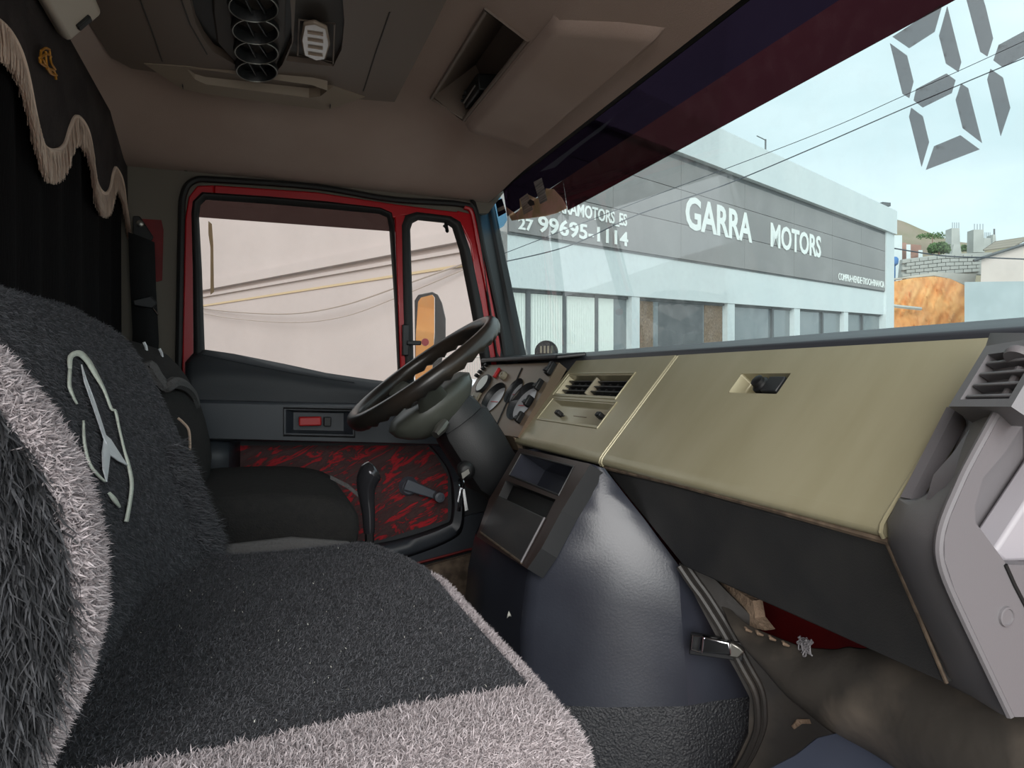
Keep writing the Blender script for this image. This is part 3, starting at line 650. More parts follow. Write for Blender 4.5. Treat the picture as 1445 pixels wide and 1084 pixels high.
# ================================================================== DRIVER'S SEAT
ds = thing('driver_seat', 'black covered driver seat with grey trim beyond the bench', 'seat', V(0.0, 1.76, -0.78))
def dcs(y):
    e = 0.03 * max(0, (1.53 - y) / 0.03) ** 2 + 0.03 * max(0, (y - 2.0) / 0.04) ** 2
    pts = []
    for x, z in [(-0.20, -0.40), (-0.20, -0.235), (-0.10, -0.232), (0.02, -0.232), (0.11, -0.238), (0.165, -0.252), (0.195, -0.275), (0.205, -0.31), (0.195, -0.36), (0.18, -0.40)]:
        pts.append(V(x - (e if x > 0.1 else 0), y, z - (e * .8 if z > -0.3 else 0)))
    return pts
mk('cushion', loft([dcs(y) for y in [1.50, 1.508, 1.518, 1.53, 1.6, 1.7, 1.8, 1.9, 1.98, 2.0, 2.02, 2.04]]), M['cover_far'], ds, sub=1, ang=80)
def dbs(y):
    e = 0.06 * (abs(y - 1.76) / 0.27) ** 6; pts = []
    for x, z in [(-0.15, -0.32), (-0.105, -0.24), (-0.112, -0.15), (-0.135, -0.06), (-0.165, 0.01), (-0.205, 0.06), (-0.25, 0.085), (-0.295, 0.07), (-0.325, 0.0), (-0.325, -0.30)]:
        pts.append(V(x - e * .6, y, z - (e if z > 0 else 0)))
    return pts
dbk = mk('backrest', loft([dbs(y) for y in np.linspace(1.49, 2.03, 15)]), M['cover_far'], ds, sub=1, ang=80)
def on_ds(u, v, x): return P(u, v, X=x)
mk('trim_roll', tube(smooth_path([P(u, v, Y=yv) for u, v, yv in [(203, 528, 1.478), (211, 517, 1.478), (222, 534, 1.482), (234, 546, 1.488), (246, 540, 1.50), (260, 545, 1.62), (270, 556, 1.72), (275, 572, 1.77)]], 5), [0.012] * 36, 8), M['grey_trim'], dbk)
mk('stitching', tube(smooth_path([P(u, v, Y=1.483) for u, v in [(251, 590), (258, 596), (266, 606), (268, 622), (268, 636)]], 4), 0.0025, 6), M['embroid_peach'], dbk)
for (u, v, y) in ((205, 489, 1.6), (227, 498, 1.7)):
    mk('stitching', tube([P(u - 2, v - 6, Y=y), P(u + 1, v, Y=y), P(u + 2, v + 6, Y=y)], 0.003, 6), M['embroid_w'], dbk)
mk('seat_base', boxx(-0.15, 0.15, 1.56, 1.98, -0.80, -0.39), M['jet'], ds, bevel=0.02)
mk('side_lining', prism([P(u, v, Y=1.505) for u, v in [(466, 671), (492, 684), (511, 700), (509, 705), (490, 689), (466, 676)]], (0, 0.01, 0)), M['grey_trim'], ds, smooth=False)

# ================================================================== GEAR LEVER
gear = thing('gear_lever', 'polished dark gear lever with curved knob beside the bench', 'gear lever', V(0.2, 1.36, -0.55))
g = [P(u, v, Y=1.36) for u, v in [(522, 800), (521, 752), (520, 725), (518, 706), (517, 690), (519, 677), (524, 667), (531, 661)]]
mk('knob', tube(smooth_path(g[1:], 5), [interp(k, [(0, .0105), (5, .0125), (10, .0145), (15, .0175), (20, .0215), (25, .0235), (28, .0200), (30, .009)]) for k in range(31)], 16), M['shift'], gear, ang=80)
mk('shaft', tube([V(g[0].x, 1.36, -0.62), g[0], g[1]], 0.009, 10), M['jet'], gear)
# ================================================================== DASHBOARD
def holefill(outer, holes=()):
    """flat polygon with holes, triangulated"""
    bm = bmesh.new(); es = []
    for loop in [outer, *holes]:
        vs = [bm.verts.new(p) for p in loop]
        es += [bm.edges.new((vs[i], vs[(i + 1) % len(vs)])) for i in range(len(vs))]
    bmesh.ops.triangle_fill(bm, use_beauty=True, use_dissolve=False, edges=es)
    bm.verts.index_update()
    out = [v.co.copy() for v in bm.verts], [tuple(v.index for v in f.verts) for f in bm.faces]
    bm.free(); return out
dash = thing('dashboard', 'wide truck dashboard with olive panels, instrument cluster and grey passenger end', 'dashboard', V(0.75, 1.3, -0.33))
DT, DB = V(0.80, 0, 0.047), V(0.6344, 0, -0.148)
DN = V(-0.762, 0, 0.647)
def df(y, b, d):
    p = lerp(DT, DB, b) - DN * d; return V(p.x, y, p.z)
def dyb(u, v):
    p = PP(u, v, DT, DN); return p.y, (DT.z - p.z) / (DT.z - DB.z)
def hole_px(q):
    pts = [dyb(*p) for p in q]; a = sorted(p[0] for p in pts); b = sorted(p[1] for p in pts)
    return ((a[0] + a[1]) / 2, (a[2] + a[3]) / 2, (b[0] + b[1]) / 2, (b[2] + b[3]) / 2)
def lip(y0, y1):
    prof = [(0.6344, -0.148), (0.628, -0.157), (0.6265, -0.165), (0.631, -0.171), (0.66, -0.174)]
    up = [(0.80, 0.047), (0.806, 0.051), (0.815, 0.050)]
    return join(grid([[V(x, y, z) for y in (y0, y1)] for x, z in prof]), grid([[V(x, y, z) for y in (y0, y1)] for x, z in up]))
h_v = hole_px([(800, 530), (892, 530), (870, 559), (787, 556)]); h_s = hole_px([(780, 565), (868, 570), (842, 603), (763, 588)])
h_g = hole_px([(1046, 527), (1118, 527), (1094, 556), (1029, 554)])
def endwall(y):
    return [df(y, 0, 0), df(y, 0.5, 0), df(y, 1, 0), V(0.628, y, -0.157), V(0.6265, y, -0.165), V(0.631, y, -0.171), V(0.70, y, -0.174), V(0.755, y, -0.16), V(0.86, y, 0.03)], [(0, 1, 2, 3, 4, 5, 6, 7, 8)]
cpan = mk('centre_panel', join(holed(df, 1.250, 1.735, 0, 1, [h_v + (0.03, 0.022), h_s + (0.12, 0.014)], 0.02), lip(1.250, 1.735), endwall(1.735), endwall(1.250)), M['olive'], dash, ang=45, bevel=0.002, label='olive centre panel with vents and heater sliders')
glove = mk('glovebox_door', join(holed(df, 0.582, 1.243, 0, 1, [h_g + (0.06, 0.024)], 0.02), lip(0.582, 1.243), endwall(0.582), endwall(1.243)), M['olive'], dash, ang=45, bevel=0.003, seg=3, label='large plain olive glovebox lid')
for yy_ in (0.583, 1.242, 1.251): mk('highlight_bead', tube([df(yy_, 0.01, 0.0005), df(yy_, .5, 0.0005), df(yy_, 1, 0.0005), V(0.6285, yy_, -0.157), V(0.627, yy_, -0.165), V(0.631, yy_, -0.171)], 0.0028, 8), M['olive'], cpan if yy_ > 1.25 else glove)  # olive beads added along the panel edges to catch a highlight line
# vents
for k in range(2):
    y0 = lerp(h_v[0], h_v[1], 0.03 + 0.5 * k); y1 = lerp(h_v[0], h_v[1], 0.47 + 0.5 * k)
    vg = mk('vent_grille', box(df((y0 + y1) / 2, (h_v[2] + h_v[3]) / 2, 0.019), (0.002, y1 - y0, 0.05), DN, (0, 1, 0), (0.647, 0, 0.762)), M['jet'], cpan, smooth=False)
    for s in range(3):
        b = lerp(h_v[2], h_v[3], (s + 0.9) / 4.0)
        mk('vane', box(df((y0 + y1) / 2, b, 0.012), (0.014, y1 - y0, 0.003), DN, (0, 1, 0), (0.647, 0, 0.762)), M['black'], vg, bevel=0.001)
    for s in range(4):
        mk('vane', box(df(lerp(y0, y1, (s + .5) / 4), lerp(h_v[2], h_v[3], .5), 0.015), (0.006, 0.002, 0.036), DN, (0, 1, 0), (0.647, 0, 0.762)), M['jet'], vg, smooth=False)
mk('vent_divider', box(df(lerp(h_v[0], h_v[1], .5), lerp(h_v[2], h_v[3], .5), 0.010), (0.02, 0.007, 0.050), DN, (0, 1, 0), (0.647, 0, 0.762)), M['olive_in'], cpan, bevel=0.002)
def loop_tube(h, d, r, off=0.004):
    a0, a1, b0, b1 = h[:4]; bo = off / 0.278
    return tube([df(a0 - off, b0 - bo, d), df(a1 + off, b0 - bo, d), df(a1 + off, b1 + bo, d), df(a0 - off, b1 + bo, d)], r, 6, closed=True)
mk('vent_bezel', loop_tube(h_v, -0.0005, 0.0025, 0.007), M['olive'], cpan)
mk('slider_bezel', loop_tube(h_s, -0.0005, 0.0022, 0.006), M['olive'], cpan)
for (u, v) in ((787, 582), (845, 585)):
    y, b = dyb(u, v); p = df(y, b, 0.004)
    sl = mk('heater_slider', box(p, (0.018, 0.020, 0.012), DN, (0, 1, 0), (0.647, 0, 0.762)), M['jet'], cpan, bevel=0.003)
    mk('slider_stem', box(df(y, b, 0.012), (0.01, 0.034, 0.003), DN, (0, 1, 0), (0.647, 0, 0.762)), M['black'], sl, smooth=False)
mk('slot_line', box(df(lerp(h_s[0], h_s[1], .45), lerp(h_s[2], h_s[3], .55), 0.0135), (0.001, 0.07, 0.0015), DN, (0, 1, 0), (0.647, 0, 0.762)), M['brown'], cpan, smooth=False)
# glovebox latch
yl, bl = dyb(1080, 541); p = df(yl, bl, 0.012)
la = mk('latch', box(p + V(0, -0.016, 0), (0.024, 0.036, 0.030), DN, (0, 1, 0), (0.647, 0, 0.762)), M['black'], glove, bevel=0.002, label='black push-button latch')
mk('latch_button', lathe([(0.015, 0.0), (0.015, 0.012), (0.011, 0.016), (0.0105, 0.022), (0.006, 0.024)], p + V(0, 0.014, 0) - DN * 0.002, DN, 24), M['jet'], la)
# body behind the panels, tan worn seam under them
mk('body', prismY([(0.86, 0.03), (0.81, 0.02), (0.70, -0.14), (0.72, -0.185), (0.92, -0.185), (0.92, 0.03)], 0.60, 2.18), M['jet'], dash, smooth=False)
mk('seam_edge', tube([P(853, 660, X=0.634), P(950, 682, X=0.634), P(1100, 722, X=0.634), P(1255, 765, X=0.634)], 0.004, 6), M['tan_edge'], dash, label='worn tan edge under the olive panels')
# black lower panel
q = [P(853, 661, X=0.637), P(1252, 767, X=0.637), P(1338, 968, X=0.685), P(1150, 883, X=0.685), P(965, 800, X=0.685)]
lp = mk('lower_panel', prism(q, (0.025, 0, 0.006)), M['dash_black'], dash, bevel=0.004, label='black panel under the glovebox')
mk('side_edge', tube([P(1252, 767, X=0.636), P(1295, 866, X=0.66), P(1336, 964, X=0.683)], 0.0022, 6), M['tan_edge'], lp)
mk('knee_panel', prism([P(700, 608, X=0.64), P(853, 661, X=0.645), P(820, 690, X=0.66), P(690, 640, X=0.66)], (0.05, 0, 0)), M['dash_black'], dash, smooth=False)

# instrument cluster
cTR, cBR, cTL = V(0.752, 1.738, 0.042), V(0.622, 1.738, -0.148), V(0.672, 2.14, 0.042)
ea = (cTL - cTR).normalized(); eb = (cBR - cTR); eb = (eb - ea * eb.dot(ea)).normalized(); cn = eb.cross(ea).normalized()
if cn.x > 0: cn = -cn
LA, LB = (cTL - cTR).length, 0.232
def cp(a, b, d=0): return cTR + ea * a + eb * b - cn * d
def cab(u, v):
    p = PP(u, v, cTR, cn) - cTR; return p.dot(ea), p.dot(eb)
G = []
for (u0, v0), (u1, v1) in (((712.7, 541), (680, 582)), ((739.8, 534.9), (710.7, 568.5)), ((756.6, 540.7), (717, 592))):
    a0, b0 = cab(u0, v0); a1, b1 = cab(u1, v1)
    G.append(((a0 + a1) / 2, (b0 + b1) / 2, abs(b1 - b0) / 2 * 0.98))
def circ(a, b, r, d=0, n=32, ra=None): return [cp(a + (ra or r) * math.cos(2 * math.pi * i / n), b + r * math.sin(2 * math.pi * i / n), d) for i in range(n)]
GA = [min(r, rr) for (a, b, r), rr in zip(G, (0.055, 0.034, 0.055))]
rim = [cp(0, 0), cp(LA, 0), cp(LA, LB), cp(0, LB)]
back = [cp(0, 0, .03), cp(LA, 0, .03), cp(LA, LB, .03), cp(0, LB, .03)]
clus = mk('instrument_panel', join(holefill(rim, [circ(a, b, r, ra=ra) for (a, b, r), ra in zip(G, GA)]), loft([rim, back], True, False)), M['brown'], dash, ang=30, label='bronze instrument panel', fixn=False)
for (a, b, r), ra in zip(G, GA):
    gg = mk('gauge', loft([circ(a, b, r * 1.04, -.003, ra=ra * 1.04), circ(a, b, r, -.001, ra=ra), circ(a, b, r * .94, .006, ra=ra * .94), circ(a, b, r * .88, .016, ra=ra * .88)], True, False), M['black'], clus, ang=60, fixn=False)
    mk('dial', (circ(a, b, r * .89, .0145, ra=ra * .89), [tuple(range(32))]), M['gauge_face'], gg, smooth=False)
    mk('needle', box(cp(a + ra * .2, b + r * .1, .013), (ra * .8, 0.002, 0.001), ea, eb, cn), M['red_knob'], gg, smooth=False)
a, b = cab(683.5, 543)
ck = mk('clock', loft([circ(a, b, .034, 0, ra=.03), circ(a, b, .034, -.008, ra=.03), circ(a, b, .029, -.011, ra=.026), circ(a, b, .027, -.009, ra=.024)], True, True), M['black'], clus, ang=40)
mk('dial', (circ(a, b, .028, -.0105, ra=.025), [tuple(range(32))]), M['white_dial'], ck, smooth=False, label='white round dial')
a, b = cab(702.5, 527.5); mk('warning_lamp', box(cp(a, b, -.005), (0.012, 0.034, 0.010), ea, eb, cn), M['red_knob'], clus, bevel=0.003, label='red warning lamp')
a, b = cab(712, 531.5); mk('ring_knob', lathe([(0.013, 0), (0.013, 0.010), (0.010, 0.014), (0.006, 0.014), (0.006, 0.006)], cp(a, b), cn, 20), M['olive_in'], clus)
a, b = cab(671, 563); mk('ignition_plate', box(cp(a, b, -.004), (0.045, 0.04, 0.008), ea, eb, cn), M['olive_in'], clus, bevel=0.002); mk('ignition_plate_screw', lathe([(0.005, 0), (0.005, 0.006), (0.003, 0.007)], cp(a, b, -.008), cn, 12), M['steel'], clus)
for (u, v, w, h) in ((779, 522, .018, .040), (763, 545, .010, .034), (748, 568, .012, .032), (736, 591, .012, .032)):
    a, b = cab(u, v); sw = mk('rocker_switch', box(cp(a, b, -.006), (w, h, 0.020), ea, eb, cn), M['jet'], clus, bevel=0.004)
    mk('rocker_key', box(cp(a, b + h * .2, -.017), (w * .8, h * .4, 0.008), ea, (eb * .95 + cn * .3).normalized(), cn), M['black'], sw, bevel=0.002)
for k in range(4):
    a, b = cab(674 + k * 4.5, 531 - k * 5); mk('fuse_clip', box(cp(a, b, -.004), (0.014, 0.010, 0.012), ea, eb, cn), M['jet'], clus, bevel=0.002)
a, b = cab(737, 520); a2, b2 = cab(699, 606)
mk('panel_seam', tube([cp(a, max(0.002, b), -.001), cp(a2, b2, -.001)], 0.0025, 6), M['jet'], clus)
mk('cluster_brow', prism([V(0.815, 1.70, 0.058), V(0.74, 1.73, 0.050), V(0.66, 2.15, 0.050), V(0.72, 2.19, 0.058), V(0.83, 2.19, 0.066)], (0, 0, 0.012)), M['black'], dash, bevel=0.004)
mk('cluster_foot', prism([V(0.622, 1.735, -0.15), V(0.55, 2.14, -0.15), V(0.60, 2.14, -0.185), V(0.64, 1.735, -0.19)], (0.05, 0, 0)), M['brown'], dash, bevel=0.004)

# grey passenger end of the dashboard
L_px = [(1397, 470), (1389, 494), (1348, 560), (1361, 600), (1322, 685), (1300, 700), (1268, 704), (1252, 735), (1253, 765), (1292, 860), (1337, 966), (1415, 1003)]
R_px = [(1470, 470), (1447, 520), (1427, 560), (1409, 592), (1372, 660), (1358, 690), (1341, 730), (1333, 760), (1333, 790), (1347, 832), (1388, 920), (1432, 1012)]
YL, YR = 0.576, 0.462
Lp = [P(u, v, Y=YL) for u, v in L_px]; Rp = [P(u, v, Y=YR) for u, v in R_px]
Lp[2] += V(0.01, 0, 0)
rows = [[p + V(0.004, 0.003, 0) for p in Lp], Lp] + [[lerp(a, b, t) + V(-0.010 * math.sin(t * math.pi), 0, 0) for a, b in zip(Lp, Rp)] for t in (0.1, 0.4, 0.8, 0.93)] + [Rp]
ecap = mk('end_cap', grid(rows), M['grey_cap'], dash, ang=40, label='grey plastic end piece of the dashboard')
mk('ridge', tube(smooth_path([p + V(-0.001, 0.004, 0) for p in Rp[1:]], 4), 0.0042, 8), M['grey_side'], ecap)
outer = Rp + [V(0.95, YR, -0.36), V(0.95, YR, 0.06)]
rec = [P(u, v, Y=YR) for u, v in [(1520, 560), (1470, 575), (1440, 605), (1417, 640), (1387, 675), (1375, 717), (1377, 738), (1412, 785), (1420, 797), (1520, 800)]]
side_f = holefill(outer, [rec]); rin = [p + V(0.012, 0.06, -0.005) for p in rec]
es = mk('side_face', join(side_f, loft([rec, rin], True, False)), M['grey_side'], dash, ang=30, fixn=False, label='light grey end face with pull recess')
mk('recess_back', (rin, [tuple(range(len(rin)))]), M['grey_side'], es, smooth=False)
mk('recess_facet', prism([P(u, v, Y=YR + 0.025) for u, v in [(1404, 778), (1418, 794), (1520, 790), (1520, 600)]], (0, 0.03, 0)), M['grey_pale'], es, bevel=0.004)
mk('side_seam', tube([P(1419, 797, Y=YR - .001), P(1432, 826, Y=YR - .001), P(1460, 880, Y=YR - .001)], 0.0018, 6), M['jet'], es)
mk('screw_cover', lathe([(0.0095, 0.0), (0.009, 0.0022), (0.0075, 0.0026), (0.007, 0.0015), (0.0001, 0.0015)], P(1419, 870, Y=YR), (0, -1, 0), 24), M['grey_side'], es)
# rear inner strip seen in the notch
mk('notch_strip', prism([P(u, v, Y=0.560) for u, v in [(1350, 575), (1366, 598), (1300, 706), (1284, 704)]], (0, 0.012, 0)), M['grey_side'], ecap, smooth=False)
# end vent
va, vb, vc = P(1390, 492, Y=0.574), P(1341, 572, Y=0.574), P(1425, 572, Y=0.470)
ve1 = (vc - vb); ve2 = (va - vb); vn = ve1.cross(ve2).normalized()
if vn.x > 0: vn = -vn
def vp(s, t, d=0): return vb + ve1 * s + ve2 * t + vn * d
_o = va + vn * .022; va, vb, vc = PP(1390, 492, _o, vn) - vn * .022, PP(1341, 572, _o, vn) - vn * .022, PP(1428, 572, _o, vn) - vn * .022
ve1 = (vc - vb); ve2 = (va - vb)
vo = [vp(-.02, -.02, .022), vp(1.0, -.02, .022), vp(1.0, 1.05, .022), vp(-.02, 1.05, .022)]
vi = [vp(.12, .10, .022), vp(.90, .10, .022), vp(.90, .88, .022), vp(.12, .88, .022)]
vd = [p - vn * 0.020 for p in vi]
ev = mk('end_vent', join(holefill(vo, [vi]), loft([vi, vd], True, False), loft([vo, [p - vn * .03 for p in vo]], True, False)), M['grey_cap'], ecap, ang=30, bevel=0.0, fixn=False)
mk('vent_back', (vd, [(0, 1, 2, 3)]), M['jet'], ev, smooth=False)
for k in range(4):
    c = vp(0.5, 0.18 + 0.19 * k, 0.012)
    mk('vane', box(c, (ve1.length * .72, 0.0035, 0.016), ve1.normalized(), ve2.normalized(), vn), M['grey_cap'], ev, bevel=0.001)
mk('thumb_wheel', lathe([(0.012, -0.004), (0.013, 0), (0.012, 0.004)], vp(0.6, 0.82, 0.018), ve2.normalized(), 20), M['grey_side'], ev)

# ================================================================== CENTRE CONSOLE
con = thing('centre_console', 'satin black centre console tower with open tray and closed ashtray', 'console', V(0.6, 1.2, -0.8))
lv = [((735, 635, 1.60), (836, 655, 1.20), (853, 661, .606)), ((708, 675, 1.60), (812, 690, 1.206), (880, 696, .631)), ((688, 708, 1.60), (790, 722, 1.21), (908, 731, .6575)),
      ((668, 752, 1.60), (763, 770, 1.2145), (957, 797, .703)), ((658, 800, 1.60), (750, 820, 1.216), (962, 874, .7055)), ((652, 860, 1.59), (741, 890, 1.218), (967, 935, .708)), ((648, 940, 1.58), (742, 992, 1.21), (971, 996, .707))]
rows = []
for a, b, c in lv:
    A, B, C = P(a[0], a[1], Y=a[2]), P(b[0], b[1], Y=b[2]), P(c[0], c[1], X=c[2])
    rows.append([A + V(0.15, 0.02, 0), A + V(0.008, 0.004, 0), A + V(0.001, -0.012, 0), lerp(A, B, .5) + V(-.012, 0, 0), lerp(B, A, .08), B + V(-.002, 0, 0), lerp(B, C, .06) + V(-.001, -.004, 0), lerp(B, C, .5) + V(-0.004, -0.012, 0), lerp(C, B, .05) + V(0, -.003, 0), C])
tg = grid(rows); tg = (tg[0], [f for k, f in enumerate(tg[1]) if not (k // 9 < 3 and k % 9 in (2, 3))])
tw = mk('tower', tg, M['console'], con, ang=75)
side_rows = [[r[-1], r[-1] + V(0.05, 0.0, 0.0), r[-1] + V(0.135, -0.01, 0)] for r in rows[3:]]
mk('flank', grid(side_rows), M['console'], con, ang=50)
def tri(c): return P(c[0], c[1], X=c[2])
br = rows[-1]
bot = [[p for p in br[4:]], [p + V(-.005, -.012, -.06) for p in br[4:]], [p + V(-.01, -.03, -.16) for p in br[4:]], [p + V(-.01, -.04, -.32) for p in br[4:]]]
for r in bot: r += [r[-1] + V(0.05, 0.0, 0), r[-1] + V(0.20, -0.02, 0.004)]
mk('rubber_foot', grid(bot), M['mat_rubber'], con, ang=75, label='pebbled black rubber foot of the console')
# face frame with tray and ashtray on the rear face: frame axes from the upper rows
fA, fB = P(737, 640, Y=1.598), P(832, 657, Y=1.202); fC = P(762, 772, Y=1.212)
fe1 = (fB - fA).normalized(); fe2 = fC - fB; fe2 = (fe2 - fe1 * fe2.dot(fe1)).normalized(); fn_ = fe1.cross(fe2).normalized()
if fn_.x > 0: fn_ = -fn_
fA = fA + fn_ * 0.010; WL = (fB - fA).length
def fp(a, b, d=0): return fA + fe1 * a + fe2 * b + fn_ * d
def fab(u, v):
    p = PP(u, v, fA, fn_) - fA; return p.dot(fe1), p.dot(fe2)
Q = lambda pts: [fp(*fab(*p)) for p in pts]
oF = Q([(733, 632), (833, 655), (793, 720), (764, 774), (744, 803), (672, 757), (690, 705)])
t1 = Q([(736, 640), (810, 659), (789, 699), (719, 671)]); t2 = Q([(714, 678), (784, 705), (737, 795), (679, 752)])
def sunk(h, d, k=0.88):
    c = sum(h, Vector()) / len(h); return [lerp(c, p, k) - fn_ * d for p in h]
t1b = sunk(t1, .055, .72); t2b = sunk(t2, .02, .97)
fm = mk('face_frame', holefill(oF, [t1, t2]), M['console_frame'], con, ang=30, fixn=False, label='bronze black frame of the console face')
mk('frame_side', loft([oF, [p - fn_ * .035 for p in oF]], True, False), M['black'], fm, smooth=False, fixn=False)
tr_ = mk('tray', join(loft([t1, t1b], True, False), (t1b, [(0, 1, 2, 3)])), M['console'], con, smooth=False, label='open storage tray')
mk('tray_edge', tube(t1, 0.0022, 6, closed=True), M['black'], tr_)
mk('ashtray_well', join(loft([t2, t2b], True, False), (t2b, [(0, 1, 2, 3)])), M['jet'], con, smooth=False)
lid = [lerp(t2[0], t2[3], .30), lerp(t2[1], t2[2], .30), t2[2], t2[3]]; lid = [p + fn_ * .002 for p in lid]
ld = mk('ashtray_lid', prism(lid, -fn_ * .012), M['dash_black'], con, bevel=0.003, label='closed ashtray lid')
mk('lid_edge', tube([lid[1] + fn_ * .001, lid[2] + fn_ * .001], 0.0022, 6), M['grey_side'], ld)
mk('lid_seam', tube([lid[2], lid[3]], 0.0025, 6), M['tan_edge'], ld)
# piping around the engine cover lining and the lining itself
pp = [(958, 799), (975, 824), (991, 846), (1019, 891), (1047, 943), (1064, 975), (1069, 1005), (1066, 1037), (1043, 1084), (1010, 1120)]
LQN = V(0.7, 0.714, 0)
def pq(u, v): return PP(u, v, V(0.70, 1.06, 0) - LQN * .008, LQN)
mk('cover_piping', join(tube(smooth_path([pq(*p) for p in pp], 5), 0.006, 8), tube(smooth_path([pq(u + 9, v - 3) + LQN * .004 for u, v in pp], 5), 0.0055, 8)), M['vinyl2'], con)
lin = [(958, 795), (1003, 812), (1060, 870), (1135, 990), (1240, 1030), (1240, 1120), (990, 1130), (1034, 1084), (1056, 1037), (1058, 985), (1040, 950), (1010, 897), (985, 850)]
def lq(u, v): return PP(u, v, V(0.70, 1.06, 0), LQN)
mk('cover_lining', prism([lq(u, v) for u, v in lin], (0.006, 0.008, 0)), M['vinyl2'], con, smooth=False, label='dusty black vinyl lining')
mk('scuff', prism([lq(u, v) - V(.003, .003, 0) for u, v in [(1118, 1024), (1126, 1014), (1143, 1014), (1145, 1020), (1132, 1020), (1121, 1028)]], (0, 0.002, 0)), M['tan'], con, smooth=False)
# draw latch
lc = thing('draw_latch', 'small chrome draw latch on the side of the console', 'latch', PP(1010, 935, V(0.70, 1.06, 0), LQN))
def lt(u, v, d=.026): return PP(u, v, V(0.70, 1.06, 0) - LQN * d, LQN)
mk('lever', prism([lt(u, v) for u, v in [(988, 898), (1030, 907), (1032, 926), (985, 921)]], LQN * .012), M['chrome'], lc, bevel=0.003, seg=3)
mk('wire_loop', tube([lt(u, v, .028) for u, v in [(977, 897), (992, 899), (990, 921), (975, 917)]], 0.0022, 6, closed=True), M['chrome'], lc)
mk('keeper', prism([lt(u, v, .024) for u, v in [(1030, 906), (1045, 914), (1051, 921), (1042, 930), (1028, 928)]], LQN * .014), M['steel'], lc, bevel=0.003)
mk('plate', prism([lt(u, v, .012) for u, v in [(974, 894), (1050, 908), (1048, 934), (972, 924)]], LQN * .012), M['black'], lc, bevel=0.002)

# torn vinyl hanging under the dashboard
tpx = [(1004, 822), (1014, 838), (1030, 855), (1050, 882), (1090, 897), (1120, 906), (1136, 914), (1165, 915), (1185, 916), (1200, 909), (1212, 918), (1255, 905), (1340, 935), (1445, 985), (1540, 1030)]
bpx = [(1004, 824), (1020, 848), (1046, 886), (1075, 925), (1110, 972), (1132, 1001), (1155, 1020), (1185, 1040), (1215, 1058), (1245, 1076), (1275, 1092), (1330, 1130), (1400, 1180), (1500, 1250), (1600, 1320)]
rows = []
for k in range(10):
    t = k / 9
    rows.append([lerp(P(*a, X=0.757), P(*b, X=0.752), t) + V(-0.035 * math.sin(t * math.pi) * min(1, i / 4), 0, 0) + V(0.004 * math.sin(i * 2.1 + k), 0, 0) for i, (a, b) in enumerate(zip(tpx, bpx))])
kick = thing('torn_kick_vinyl', 'torn black vinyl sheet sagging open under the dashboard', 'vinyl sheet', V(0.75, 0.8, -0.7))
mk('sheet', grid(rows), M['vinyl'], kick, ang=80, sub=1, solid=0.003)
for (u, v) in ((1056, 888), (1072, 893), (1090, 900), (1109, 908)):
    a = P(u - 5, v - 3, X=0.742); b = P(u + 5, v + 4, X=0.742); mk('stitch_hole', tube([a, lerp(a, b, .5) + V(-.003, 0, 0), b], [0.0015, 0.003, 0.0015], 6), M['tan'], kick)
vs = []
for k in range(14):
    c = P(1140, 909, X=0.747); a = [c + V(random.uniform(-.01, 0), random.uniform(-.012, .012), random.uniform(-.014, .012)) for _ in range(4)]
    vs.append(tube(smooth_path(a, 4), 0.0013, 5))
mk('frayed_knot', join(*vs), M['grey_side'], kick)
mk('torn_felt', prism([P(u, v, X=0.775) for u, v in [(1002, 818), (1030, 826), (1062, 848), (1066, 872), (1080, 890), (1050, 884), (1030, 862), (1012, 840)]], (0.02, 0, 0)), M['tan'], kick, smooth=False, label='tan felt showing in the tear')
mk('slate_step', prism([P(u, v, Z=-0.485) for u, v in [(1085, 1082), (1120, 1064), (1150, 1040), (1190, 1030), (1235, 1050), (1300, 1085), (1330, 1160), (1050, 1160)]], (0, 0, -0.3)), M['blue_vinyl'], label='slate blue vinyl step cover at the foot of the console', cat='step cover', bevel=0.004)

